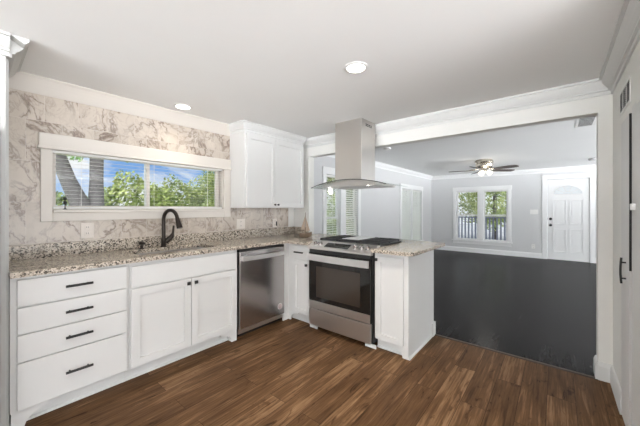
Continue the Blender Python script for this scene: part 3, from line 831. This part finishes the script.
# mitred return along the left side
L = [m.bm.verts.new((1.957 - u * k, UY - u * k, CK - 0.001 + v * k)) for u, v in CROWN]
R_ = [m.bm.verts.new((1.957 - u * k, YW - 0.0095, CK - 0.001 + v * k)) for u, v in CROWN]
Q = [m.bm.verts.new((1.957, UY - u * k, CK - 0.001 + v * k)) for u, v in CROWN]
n_ = len(CROWN); fs = [m.bm.faces.new(R_)]
for i in range(n_):
    j = (i + 1) % n_
    fs.append(m.bm.faces.new((L[i], L[j], R_[j], R_[i])))
    if (L[i].co - Q[i].co).length > 1e-6 and (L[j].co - Q[j].co).length > 1e-6: fs.append(m.bm.faces.new((L[i], Q[i], Q[j], L[j])))
bmesh.ops.recalc_face_normals(m.bm, faces=fs)
m.build('crown', M['trim'], wc)

# ------------------------------------------------------------------ countertop
SX0, SX1, SY0, SY1 = 0.855, 1.530, 2.525, 2.865
ct = thing('countertop', 'L shaped speckled granite worktop with low granite upstand', 'countertop', (1.6, 2.7, 0.90))
XE = 2.31; YE = 0.915; XBk = 3.27; RX1 = 2.995; RY0, RY1 = 1.302, 2.098
def keep(x, y):
    if SX0 < x < SX1 and SY0 < y < SY1: return False
    if y > 2.39 and x < XB - 0.002: return 0.145 < x and y < YW - 0.011
    if x < XE: return False
    if y > 2.695: return False
    if y < RY1 and y > RY0 and x < RX1: return False
    return True
xs = sorted({0.145, SX0, SX1, XE, RX1, XB - 0.002, XBk}); ys = sorted({YE, RY0, RY1, 2.39, SY0, 2.695, SY1, YW - 0.011})
m = MB(); m.cells(xs, ys, keep, 0.900, 0.932)
bm = m.bm; bm.edges.ensure_lookup_table()
def vert_edge(x, y):
    return [e for e in bm.edges if all(abs(v.co.x - x) < 1e-4 and abs(v.co.y - y) < 1e-4 for v in e.verts)]
bmesh.ops.bevel(bm, geom=vert_edge(XE, YE) + vert_edge(XBk, YE), offset=0.06, segments=5, affect='EDGES', profile=0.5)
bm.normal_update()
top_edges = [e for e in bm.edges if all(abs(v.co.z - 0.932) < 1e-5 for v in e.verts) and len(e.link_faces) == 2 and e.calc_face_angle(0) > 1.0]
bmesh.ops.bevel(bm, geom=top_edges, offset=0.004, segments=2, affect='EDGES', profile=0.5)
m.build('worktop', M['granite'], ct)
m = MB(); m.box(0.145, XB - 0.003, YW - 0.0305, YW - 0.0105, 0.9322, 1.032, 0.002); m.box(XB - 0.022, XB - 0.003, 2.70, YW - 0.031, 0.9322, 1.032, 0.002)
m.build('upstand', M['granite'], ct)

# sink
sk = thing('sink', 'undermount steel sink set into the granite below the window', 'sink', (1.19, 2.69, 0.70))
m = MB(); t_ = 0.004; a0, a1, c0, c1 = SX0 - 0.01, SX1 + 0.01, SY0 - 0.01, SY1 + 0.01; zb = 0.715
m.box(a0, a1, c0, c1, zb, zb + t_)
m.box(a0, a0 + t_, c0, c1, zb, 0.8995); m.box(a1 - t_, a1, c0, c1, zb, 0.8995); m.box(a0, a1, c0, c0 + t_, zb, 0.8995); m.box(a0, a1, c1 - t_, c1, zb, 0.8995)
m.build('bowl', M['steel'], sk)
m = MB(); m.lathe([(0.045, 0), (0.045, 0.003), (0.030, 0.004), (0.028, 0.001), (0.001, 0.001)], (1.19, 2.70, zb + t_), 24); m.build('drain', M['chrome'], sk, True)

# faucet
FXc, FYc = 1.182, 2.915
fc = thing('faucet', 'dark bronze gooseneck pull down faucet behind the sink', 'faucet', (FXc, FYc, 0.932))
m = MB(); m.lathe([(0.028, 0), (0.028, 0.008), (0.022, 0.014), (0.021, 0.06), (0.023, 0.066), (0.020, 0.085), (0.016, 0.10)], (FXc, FYc, 0.932), 24); m.build('faucet_base', M['bronze'], fc, True)
sd = Vector((0.28, -0.96, 0)).normalized()
R0 = 0.092; zt = 1.190
pts = [Vector((FXc, FYc, 1.02)), Vector((FXc, FYc, 1.10)), Vector((FXc, FYc, zt))]
for k in range(1, 15):
    a = PI * k / 14 * 0.93
    pts.append(Vector((FXc, FYc, zt)) + sd * (R0 * (1 - math.cos(a))) + Vector((0, 0, R0 * math.sin(a))))
m = MB(); m.tube(pts, 0.0165, 14); m.build('gooseneck', M['bronze'], fc, True)
e = pts[-1]; dv = (pts[-1] - pts[-2]).normalized()
m = MB(); m.tube([e, e + dv * 0.02, e + dv * 0.075, e + dv * 0.10], [0.018, 0.020, 0.026, 0.026], 16); m.build('spray_head', M['bronze'], fc, True)
m = MB(); b0 = Vector((FXc + 0.015, FYc - 0.010, 0.975)); hd = Vector((0.62, -0.30, 0.72)).normalized()
m.tube([b0, b0 + hd * 0.045, b0 + hd * 0.075, b0 + hd * 0.09 + Vector((0, 0, 0.02)), b0 + hd * 0.095 + Vector((0.004, 0, 0.09))], [0.020, 0.026, 0.022, 0.012, 0.009], 14); m.build('lever_handle', M['bronze'], fc, True)
sp = thing('soap_dispenser', 'short dark bronze soap dispenser left of the faucet', 'soap dispenser', (0.99, 2.905, 0.932))
m = MB(); m.lathe([(0.020, 0), (0.020, 0.006), (0.012, 0.012), (0.011, 0.035)], (0.99, 2.905, 0.932), 20); m.build('collar', M['bronze'], sp, True)
m = MB(); m.lathe([(0.010, 0.035), (0.022, 0.042), (0.023, 0.055), (0.014, 0.068), (0.004, 0.072)], (0.99, 2.905, 0.932), 20); m.tube([(0.99, 2.905, 0.985), (0.998, 2.875, 0.988), (1.002, 2.86, 0.980)], 0.006, 10); m.build('pump_head', M['bronze'], sp, True)

# ------------------------------------------------------------------ gas range
RY = 1.69
rg = thing('gas_range', 'stainless slide in gas range in the peninsula under the hood', 'range', (2.66, RY, 0))
y0, y1 = 1.310, 2.072
m = MB(); m.box(2.362, 2.985, y0, y1, 0.050, 0.900); m.box(2.42, 2.98, y0 + 0.02, y1 - 0.02, 0.02, 0.05)
for yy in (y0 + 0.06, y1 - 0.06):
    for xx in (2.45, 2.92): m.cyl((xx, yy, 0), (xx, yy, 0.03), 0.018, n=12)
m.build('oven_body', M['black'], rg)
m = MB(); m.box(2.330, 2.3615, y0 + 0.010, y1 - 0.004, 0.238, 0.828, 0.004); od = m.build('oven_door', M['blackglass'], rg)
m = MB(); m.box(2.3275, 2.3299, y0 + 0.010, y1 - 0.004, 0.240, 0.318, 0.001); m.build('lower_band', M['steel'], od)
m = MB(); m.box(2.3275, 2.3299, y0 + 0.115, y1 - 0.105, 0.365, 0.690, 0.001); m.build('oven_window', M['ovenwin'], od)
m = MB()
hb = [(2.288 + 0.016 * (abs(k - 8) / 8) ** 2, y0 + 0.016 + (y1 - y0 - 0.008) * k / 16) for k in range(17)]
m.prism([(x, y) for x, y in hb] + [(x + 0.016, y) for x, y in hb[::-1]], 2, 0.750, 0.816)
for yy in (y0 + 0.045, y1 - 0.035): m.box(2.304, 2.331, yy - 0.016, yy + 0.016, 0.757, 0.809)
m.build('door_handle', M['chrome'], od)
m = MB(); m.box(2.332, 2.3615, y0 + 0.010, y1 - 0.004, 0.050, 0.228, 0.004); m.build('storage_drawer', M['steel'], rg)
m = MB(); m.box(2.345, 2.3615, y0 + 0.010, y1 - 0.004, 0.828, 0.866); m.build('vent_band', M['black'], rg)
# sloped control panel
cp_pts = [(2.328, 0.866), (2.328, 0.884), (2.455, 0.944), (2.500, 0.944), (2.500, 0.9005), (2.362, 0.9005), (2.362, 0.866)]
m = MB(); m.prism(cp_pts, 1, y0 - 0.004, y1 + 0.022); cpn = m.build('control_panel', M['steel'], rg)
sl = Vector((2.455 - 2.328, 0, 0.060)).normalized(); nn = Vector((-sl.z, 0, sl.x))
def on_panel(t, y): return Vector((2.328, y, 0.884)) + sl * t
for y in (2.022, 1.958, 1.520, 1.448, 1.376):
    p = on_panel(0.072, y)
    m = MB(); m.lathe([(0.026, 0.0), (0.026, 0.006), (0.021, 0.008), (0.019, 0.030), (0.012, 0.034)], p, 20, nn); kb = m.build('burner_knob', M['steel_dw'], cpn, True)
    m = MB(); q = p + nn * 0.034; m.cyl(q - sl * 0.012, q + sl * 0.012, 0.004, n=8); m.build('knob_grip', M['steel'], kb)
m = MB(); c_ = on_panel(0.074, 1.735); rot = Matrix((sl, Vector((0, 1, 0)), nn)).transposed()
m.box(c_.x - 0.04, c_.x + 0.04, c_.y - 0.15, c_.y + 0.15, c_.z - 0.0015, c_.z + 0.0015, rot=rot); m.build('control_display', M['blackglass'], cpn)
m = MB(); m.box(2.5002, 2.990, y0 - 0.004, y1 + 0.004, 0.9335, 0.944, 0.002); m.box(2.5002, 2.985, y0, y1, 0.9005, 0.9335); m.build('cooktop', M['black'], rg)
for (x, y, r) in ((2.62, 1.44, 0.045), (2.87, 1.44, 0.036), (2.62, 1.94, 0.04), (2.87, 1.94, 0.036), (2.75, 1.69, 0.05)):
    m = MB(); m.lathe([(r, 0), (r, 0.005), (r * 0.8, 0.0068), (0.001, 0.007)], (x, y, 0.944), 20); m.build('burner_cap', M['iron'], rg, True)
gy = [(y0 + 0.012, y0 + 0.252), (y0 + 0.262, y1 - 0.262), (y1 - 0.252, y1 - 0.012)]
for i, (a, b_) in enumerate(gy):
    m = MB(); z0, z1 = 0.952, 0.968; x0, x1 = 2.512, 2.975; bt = 0.014
    m.box(x0, x1, a, a + bt, z0, z1, 0.003); m.box(x0, x1, b_ - bt, b_, z0, z1, 0.003)
    m.box(x0, x0 + bt, a, b_, z0, z1, 0.003); m.box(x1 - bt, x1, a, b_, z0, z1, 0.003); m.box((x0 + x1) / 2 - bt / 2, (x0 + x1) / 2 + bt / 2, a, b_, z0, z1, 0.003)
    for xx in (x0 + 0.115, x1 - 0.115): m.box(xx - 0.005, xx + 0.005, a, b_, z0, z1, 0.002)
    m.box(x0, x1, (a + b_) / 2 - 0.005, (a + b_) / 2 + 0.005, z0, z1, 0.002)
    for xx in (x0, x1 - bt, (x0 + x1) / 2 - bt / 2):
        for yy in (a, b_ - bt): m.box(xx, xx + bt, yy, yy + bt, 0.9442, z0)
    m.build('grate', M['iron'], rg)
m = MB(); a, b_ = gy[1]; m.box(2.56, 2.93, a + 0.018, b_ - 0.018, 0.9685, 0.976, 0.003); m.build('griddle_plate', mat('griddle_metal', rough=0.35, metal=1.0, build=b_steel((0.85, 0.85, 0.84), 0, 0.5)), rg)

# ------------------------------------------------------------------ range hood
hd_ = thing('range_hood', 'stainless island range hood with curved glass canopy and square chimney', 'range hood', (2.78, 1.74, CK))
m = MB(); m.box(2.640, 2.935, 1.598, 1.945, 1.565, CK - 0.0005, 0.002); ch = m.build('chimney', M['steel_hood'], hd_)
m = MB()
for k in range(2):
    for j in range(4):
        x = 2.725 + j * 0.034
        m.box(x, x + 0.024, 1.5962, 1.5976, 2.195 + k * 0.016, 2.205 + k * 0.016)
m.build('chimney_vent_slots', M['dark'], ch)
GX0, GX1, GY0, GY1 = 2.455, 2.965, 1.225, 2.150
def arcz(y):
    u = (y - (GY0 + GY1) / 2) / ((GY1 - GY0) / 2)
    return 1.594 - 0.068 * u * u
m = MB(); N = 28
ysl = [GY0 + (GY1 - GY0) * k / N for k in range(N + 1)]
m.prism([(y, arcz(y)) for y in ysl] + [(y, arcz(y) + 0.006) for y in ysl[::-1]], 0, GX0 + 0.004, GX1)
m.build('glass_canopy', M['hoodglass'], hd_, True)
m = MB(); m.prism([(y, arcz(y) - 0.001) for y in ysl] + [(y, arcz(y) + 0.008) for y in ysl[::-1]], 0, GX0, GX0 + 0.0038); m.build('canopy_front_edge', M['glassedge'], hd_)
m = MB()
ysb = [1.36 + 0.66 * k / 14 for k in range(15)]
m.prism([(y, 1.530) for y in (1.36, 2.02)] + [(y, arcz(y) - 0.002) for y in ysb[::-1]], 0, 2.50, 2.95)
hb_ = m.build('hood_body', M['steel_hood'], hd_)
m = MB(); m.box(2.53, 2.92, 1.40, 1.685, 1.5265, 1.5298); m.box(2.53, 2.92, 1.695, 1.98, 1.5265, 1.5298); m.build('grease_filter', M['steel'], hb_)
for y in (1.45, 1.93):
    m = MB(); m.cyl((2.515, y, 1.5272), (2.515, y, 1.5298), 0.010, n=14); m.build('hood_lamp', M['lamp'], hb_)

# ------------------------------------------------------------------ driftwood sailboat
BX, BY = 2.70, 2.46
sb = thing('toy_sailboat', 'small driftwood model sailboat standing on the granite corner', 'ornament', (BX, BY, 0.932))
bd = Vector((0.63, -0.77, 0)).normalized(); bs = Vector((bd.y, -bd.x, 0))
def bp(u, v, z): return Vector((BX, BY, 0.9325)) + bd * u + bs * v + Vector((0, 0, z))
m = MB(); rows = []
for u, wv, zb_, zt_ in ((-0.075, 0.012, 0.012, 0.060), (-0.05, 0.026, 0.002, 0.056), (0.0, 0.032, 0.0, 0.052), (0.045, 0.026, 0.002, 0.058), (0.085, 0.004, 0.022, 0.072)):
    rows.append([m.bm.verts.new(bp(u, -wv, zt_)), m.bm.verts.new(bp(u, -wv * 0.6, zb_)), m.bm.verts.new(bp(u, wv * 0.6, zb_)), m.bm.verts.new(bp(u, wv, zt_))])
fs = []
for a, b_ in zip(rows, rows[1:]):
    for k in range(4): fs.append(m.bm.faces.new((a[k], a[(k + 1) % 4], b_[(k + 1) % 4], b_[k])))
fs.append(m.bm.faces.new(rows[0])); fs.append(m.bm.faces.new(rows[-1][::-1])); bmesh.ops.recalc_face_normals(m.bm, faces=fs)
m.build('hull', M['driftwood'], sb)
m = MB(); m.cyl(bp(0, 0, 0.045), bp(0.004, 0, 0.315), 0.006, 0.003, n=10); m.cyl(bp(0.002, 0, 0.08), bp(-0.065, 0, 0.085), 0.004, n=8); m.build('mast', M['driftwood'], sb)
for (A_, B_, C_) in (((-0.006, 0.095), (-0.060, 0.095), (-0.002, 0.275)), ((0.010, 0.085), (0.060, 0.085), (0.008, 0.25))):
    m = MB()
    f = [m.bm.verts.new(bp(u, 0.003, z)) for u, z in (A_, B_, C_)]; g = [m.bm.verts.new(bp(u, -0.003, z)) for u, z in (A_, B_, C_)]
    fs = [m.bm.faces.new(f), m.bm.faces.new(g[::-1])] + [m.bm.faces.new((f[i], g[i], g[(i + 1) % 3], f[(i + 1) % 3])) for i in range(3)]
    bmesh.ops.recalc_face_normals(m.bm, faces=fs); m.build('sail', M['sail'], sb)

# small dark ornament in the sink window
orn = thing('window_ornament', 'tiny dark figure standing at left end of the sink window sill', 'ornament', (0.478, YW + 0.02, 1.291))
OY = YW - 0.004
m = MB(); m.lathe([(0.012, 0), (0.012, 0.004), (0.004, 0.008), (0.002, 0.035), (0.011, 0.045), (0.012, 0.060), (0.003, 0.068), (0.003, 0.072), (0.011, 0.078), (0.010, 0.094), (0.003, 0.098)], (0.478, OY, 1.2912), 14)
m.build('figure', M['rubber'], orn, True)

# ------------------------------------------------------------------ refrigerator panel and refrigerator at the left edge
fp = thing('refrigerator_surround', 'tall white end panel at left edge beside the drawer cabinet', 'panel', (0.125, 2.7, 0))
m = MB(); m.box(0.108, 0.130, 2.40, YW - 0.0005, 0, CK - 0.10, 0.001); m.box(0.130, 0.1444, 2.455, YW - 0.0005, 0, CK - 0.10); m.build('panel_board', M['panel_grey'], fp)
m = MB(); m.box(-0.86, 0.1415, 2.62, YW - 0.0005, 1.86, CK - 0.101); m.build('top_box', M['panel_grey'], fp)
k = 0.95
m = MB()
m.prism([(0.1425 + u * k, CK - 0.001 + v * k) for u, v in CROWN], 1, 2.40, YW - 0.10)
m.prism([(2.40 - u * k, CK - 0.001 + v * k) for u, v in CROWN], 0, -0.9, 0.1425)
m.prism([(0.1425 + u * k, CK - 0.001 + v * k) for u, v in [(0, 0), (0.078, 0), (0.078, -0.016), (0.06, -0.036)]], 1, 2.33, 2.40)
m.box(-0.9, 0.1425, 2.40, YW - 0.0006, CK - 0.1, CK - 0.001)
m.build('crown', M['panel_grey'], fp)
rf = thing('refrigerator', 'black refrigerator just showing at left edge beside the white panel', 'refrigerator', (-0.35, 2.6, 0))
m = MB(); m.box(-0.80, 0.102, 2.38, 2.95, 0.03, 1.74, 0.004); m.build('cabinet_body', M['black'], rf)
m = MB(); m.box(-0.80, 0.102, 2.31, 2.378, 0.70, 1.74, 0.012); a = m.build('upper_door', M['black'], rf)
m = MB(); m.box(-0.80, 0.102, 2.31, 2.378, 0.04, 0.69, 0.012); b2 = m.build('freezer_drawer', M['black'], rf)
m = MB(); m.cyl((-0.74, 2.265, 0.85), (-0.74, 2.265, 1.45), 0.011, n=12); m.cyl((-0.74, 2.265, 0.90), (-0.74, 2.311, 0.90), 0.008, n=10); m.cyl((-0.74, 2.265, 1.40), (-0.74, 2.311, 1.40), 0.008, n=10); m.build('door_handle', M['steel'], a, True)
m = MB(); m.cyl((-0.65, 2.265, 0.62), (-0.05, 2.265, 0.62), 0.011, n=12); m.cyl((-0.6, 2.265, 0.62), (-0.6, 2.311, 0.62), 0.008, n=10); m.cyl((-0.1, 2.265, 0.62), (-0.1, 2.311, 0.62), 0.008, n=10); m.build('drawer_handle', M['steel'], b2, True)
m = MB(); m.box(-0.78, 0.09, 2.42, 2.9, 0.0, 0.03); m.build('plinth', M['rubber'], rf)

# ------------------------------------------------------------------ recessed ceiling lights
def downlight(label, x, y, power):
    o = thing('recessed_light', label, 'ceiling light', (x, y, CK))
    m = MB(); m.lathe([(0.064, -0.0005), (0.082, -0.0005), (0.084, -0.004), (0.066, -0.008), (0.062, -0.004)], (x, y, CK), 36); m.build('trim_ring', M['plastic'], o, True)
    m = MB(); m.cyl((x, y, CK - 0.0045), (x, y, CK - 0.0005), 0.061, n=32); m.build('lens', M['lamp'], o)
    li = bpy.data.lights.new('downlight', 'AREA'); li.shape = 'DISK'; li.size = 0.11; li.energy = power; li.color = (1.0, 0.93, 0.83); li.spread = math.radians(115)
    lo = bpy.data.objects.new('lamp_glow', li); COL.objects.link(lo); lo.parent = o; lo.location = (0, 0, -0.012)
    return o
downlight('round recessed ceiling light near the range hood', 1.682, 1.062, 10)
downlight('round recessed ceiling light above the sink window', 1.284, 2.736, 1.6)

# ------------------------------------------------------------------ ceiling fan
FNX, FNY = 6.89, 1.18
fn = thing('ceiling_fan', 'brushed nickel ceiling fan with dark blades and lit glass shades', 'ceiling fan', (FNX, FNY, CL))
m = MB(); m.lathe([(0.150, 0), (0.165, -0.02), (0.175, -0.05), (0.165, -0.075), (0.155, -0.08), (0.170, -0.10), (0.160, -0.14), (0.11, -0.175), (0.09, -0.18), (0.09, -0.20)], (FNX, FNY, CL), 32); m.build('motor_housing', M['nickel'], fn, True)
zb = 2.105
fwd = math.radians(39.4)
for k in range(5):
    a = math.radians(-65 + 72 * k)            # measured from picture-right towards depth
    d = Vector((math.sin(fwd), -math.cos(fwd), 0)) * math.cos(a) + Vector((math.cos(fwd), math.sin(fwd), 0)) * math.sin(a)
    s = Vector((-d.y, d.x, 0))
    m = MB()
    out = [(0.20, 0.045), (0.30, 0.058), (0.55, 0.070), (0.66, 0.060), (0.685, 0.030)]
    ol = [(u, v) for u, v in out] + [(u, -v) for u, v in out[::-1]]
    tlt = -0.20
    P = lambda u, v, z: Vector((FNX, FNY, zb)) + d * u + s * v * math.cos(tlt) + Vector((0, 0, z + v * math.sin(tlt)))
    A = [m.bm.verts.new(P(u, v, 0)) for u, v in ol]; B = [m.bm.verts.new(P(u, v, 0.008)) for u, v in ol]
    fs = [m.bm.faces.new(A), m.bm.faces.new(B[::-1])]
    for i in range(len(ol)):
        j = (i + 1) % len(ol); fs.append(m.bm.faces.new((A[i], B[i], B[j], A[j])))
    bmesh.ops.recalc_face_normals(m.bm, faces=fs)
    bl = m.build('fan_blade', M['fanblade'], fn)
    m = MB(); m.tube([P(0.08, 0, 0.05), P(0.14, 0, 0.03), P(0.20, 0, 0.014), P(0.27, 0, 0.014)], [0.016, 0.013, 0.020, 0.010], 10); m.build('blade_iron', M['nickel'], bl, True)
m = MB(); m.lathe([(0.055, 0), (0.065, -0.02), (0.060, -0.055), (0.03, -0.075), (0.006, -0.08), (0.006, -0.10), (0.001, -0.105)], (FNX, FNY, CL - 0.20), 24); lk = m.build('light_kit', M['nickel'], fn, True)
for a in (215, 325):
    a = math.radians(a)
    d = Vector((math.sin(fwd), -math.cos(fwd), 0)) * math.cos(a) + Vector((math.cos(fwd), math.sin(fwd), 0)) * math.sin(a)
    ax = (d * 0.72 + Vector((0, 0, -0.70))).normalized()
    p = Vector((FNX, FNY, CL - 0.235)) + d * 0.06
    m = MB(); m.lathe([(0.020, 0.0), (0.034, 0.012), (0.046, 0.045), (0.060, 0.095), (0.056, 0.096), (0.001, 0.088)], p, 20, ax); m.build('lamp_shade', M['shade'], lk, True)
li = bpy.data.lights.new('fan_bulbs', 'POINT'); li.energy = 8; li.shadow_soft_size = 0.12; li.color = (1.0, 0.95, 0.88)
lo = bpy.data.objects.new('lamp_glow', li); COL.objects.link(lo); lo.parent = fn; lo.location = (0, 0, -0.50)

# ------------------------------------------------------------------ outdoors: lawn, porch, rails, trees
m = MB(); m.box(-14, XF + 3.2, YL + 0.35, 45, -0.75, -0.65); 
tag(m.build('lawn', M['grass']), 'sunlit lawn outside the windows', 'lawn', None, 'structure')
m = MB(); m.box(XF + 3.2005, 40, -25, 45, -0.75, -0.65)
tag(m.build('driveway', mat('pale_gravel', rough=0.9, build=b_leaf((0.30, 0.31, 0.33), (0.42, 0.43, 0.45), (0.55, 0.56, 0.57)))), 'pale gravel yard beyond the porch', 'yard', None, 'structure')
m = MB(); m.box(XF + 0.1, XF + 3.2, -6, 4.5, -0.25, -0.12); struct(m.build('floor_porch', M['deck']), 'grey porch boards outside the front door', 'porch')
RXp = 11.4
rl = thing('porch_railing', 'dark grey porch railing with upright balusters beyond the far window', 'railing', (RXp, 1.6, -0.12))
m = MB(); m.box(RXp - 0.045, RXp + 0.045, -3.0, 4.4, 0.96, 1.005, 0.004); m.build('top_rail', M['railpaint'], rl)
m = MB(); m.box(RXp - 0.02, RXp + 0.02, -3.0, 4.4, 0.0, 0.07); m.build('bottom_rail', M['railpaint'], rl)
y = 0.9
while y < 3.6:
    m = MB(); m.box(RXp - 0.02, RXp + 0.02, y - 0.024, y + 0.024, 0.07, 0.96); m.build('baluster', M['railpaint'], rl); y += 0.11
for y in (-2.9, 0.55, 4.3):
    m = MB(); m.box(RXp - 0.05, RXp + 0.05, y - 0.05, y + 0.05, -0.12, 1.06); m.build('rail_post', M['railpaint'], rl)

nh = thing('backdrop_house', 'white sided house added outside to brighten the corner window', 'house', (18.5, 9.5, -0.65))  # added as a bright white backdrop behind the corner window
m = MB(); m.box(13.2, 24.0, 8.6, 11.0, -0.65, 3.2)
for k in range(24): m.box(13.2, 24.0, 8.585, 8.6, -0.6 + k * 0.158, -0.58 + k * 0.158)
m.build('siding_wall', M['trim_living'], nh)
m = MB(); m.prism([(8.2, 3.2), (11.4, 3.2), (9.8, 4.6)], 0, 12.9, 24.3); m.build('gable_roof', M['rubber'], nh)

def foliage(mb, c, rad, n, size, rng):
    c = Vector(c)
    for _ in range(n):
        d = Vector((rng.gauss(0, 1), rng.gauss(0, 1), rng.gauss(0, 1))).normalized()
        r = rng.uniform(0.55, 1.0) ** 0.5 * (1 + 0.25 * math.sin(5 * d.x + 3 * d.z) * math.cos(4 * d.y))
        p = c + Vector((d.x * rad[0] * r, d.y * rad[1] * r, d.z * rad[2] * r))
        a = Vector((rng.gauss(0, 1), rng.gauss(0, 1), rng.gauss(0, 1))).normalized(); b_ = a.orthogonal().normalized()
        s = size * rng.uniform(0.6, 1.3)
        cc_ = a.cross(b_)
        v = [mb.bm.verts.new(p + b_ * s), mb.bm.verts.new(p + cc_ * s * 0.55), mb.bm.verts.new(p - b_ * s), mb.bm.verts.new(p - cc_ * s * 0.55)]
        mb.bm.faces.new(v)
def tree(name, label, cat, base, trunk, blobs, size, dens, mt, group, seed):
    rng = random.Random(seed)
    o = thing(name, label, cat, base, group)
    if trunk:
        m = MB()
        for pts, rads in trunk: m.tube(pts, rads, 12)
        m.build('trunk', M['bark'], o, True)
    m = MB()
    for c, rad in blobs: foliage(m, c, rad, int(dens * (rad[0] * rad[2])), size, rng)
    m.build('foliage', mt, o)
    return o
G = -0.65
# the forked tree close to the sink window
tree('forked_tree', 'grey forked tree trunk close outside the sink window', 'tree', (1.30, 6.6, G),
     [([(1.38, 6.6, G), (1.34, 6.6, 0.8), (1.263, 6.6, 1.36), (1.092, 6.6, 1.796), (0.955, 6.6, 2.213), (0.80, 6.6, 2.7), (0.5, 6.6, 3.6)], [0.28, 0.22, 0.145, 0.115, 0.11, 0.10, 0.09]),
      ([(1.36, 6.6, G), (1.44, 6.6, 0.8), (1.49, 6.6, 1.35), (1.496, 6.6, 1.8), (1.50, 6.6, 2.3), (1.50, 6.6, 3.0), (1.55, 6.6, 3.8)], [0.28, 0.20, 0.125, 0.105, 0.105, 0.10, 0.09])],
     [((0.2, 6.6, 4.4), (1.5, 1.2, 0.9)), ((2.2, 6.8, 4.5), (1.3, 1.2, 1.0)), ((2.15, 6.7, 2.5), (0.42, 0.5, 0.22)), ((1.05, 6.8, 2.35), (0.35, 0.4, 0.22))], 0.05, 1500, M['leaf_dark'], None, 1)
gt = 'green trees and bushes beyond the sink window'
for i, (x, y, zc, rx, rz, lab, mk) in enumerate((
        (1.6, 15.0, 0.75, 2.0, 1.25, 'low green bush behind the forked trunk', 'leaf'),
        (4.3, 13.0, 1.05, 1.5, 1.45, 'rounded green bush left of the window mullion', 'leaf'),
        (6.3, 13.5, 0.95, 1.6, 1.5, 'rounded green bush right of the window mullion', 'leaf'),
        (10.4, 14.5, 1.9, 2.6, 2.6, 'tall leafy tree at right end of the sink window', 'leaf'),
        (8.2, 12.2, 0.75, 1.6, 1.3, 'low bush in front of the tall tree outside sink window', 'leaf'),
        (13.5, 16.0, 1.5, 2.8, 2.6, 'large tree hidden behind the tall one outside', 'leaf_dark'))):
    ny = (11.4, 13.0, 15.2, 18.0, 12.2, 22.0)[i]; k = ny / y
    x, y, zc, rx, rz = x * k, ny, 1.38 + (zc - 1.3) * k, rx * k * 1.08, rz * k
    tree('garden_tree', lab, 'tree', (x, y, G), [([(x, y, G), (x, y, zc)], [0.15, 0.10])],
         [((x, y, zc), (rx, rx * 0.42, rz)), ((x - rx * 0.5, y - 0.1, zc - 0.5), (rx * 0.6, rx * 0.35, rz * 0.6)), ((x + rx * 0.5, y, zc - 0.4), (rx * 0.6, rx * 0.35, rz * 0.7)), ((x, y, 0.0), (rx * 1.0, rx * 0.4, 0.8))],
         0.075, 2300, M[mk], gt, 20 + i)
for i, (x, y, zc, rx, rz, lab, mk) in enumerate((
        (17.0, 5.9, 1.9, 1.5, 1.6, 'leafy tree seen in left sash of the far window', 'leaf'),
        (21.0, 3.0, 2.2, 1.7, 2.0, 'leafy tree seen in right sash of the far window', 'leaf'))):
    tree('porch_tree', lab, 'tree', (x, y, G), [([(x, y, G), (x, y, zc)], [0.16, 0.10])],
         [((x, y, zc), (rx, rx, rz)), ((x, y + 0.3, zc - 0.6), (rx, rx, rz * 0.7))], 0.09, 900, M[mk], 'green trees beyond the porch', 50 + i)
for i, (x, y, zc, rx, rz, lab) in enumerate((
        (8.7, 6.2, 1.7, 0.95, 1.3, 'green shrub seen through the window under the hood'),
        (11.3, 7.0, 1.2, 1.1, 1.4, 'green shrub right of the one under the hood'))):
    tree('side_shrub', lab, 'shrub', (x, y, G), None, [((x, y, zc), (rx, rx, rz)), ((x, y, 0.1), (rx, rx, 0.8))], 0.10, 900, M['leaf'], 'green shrubs beside the house', 70 + i)
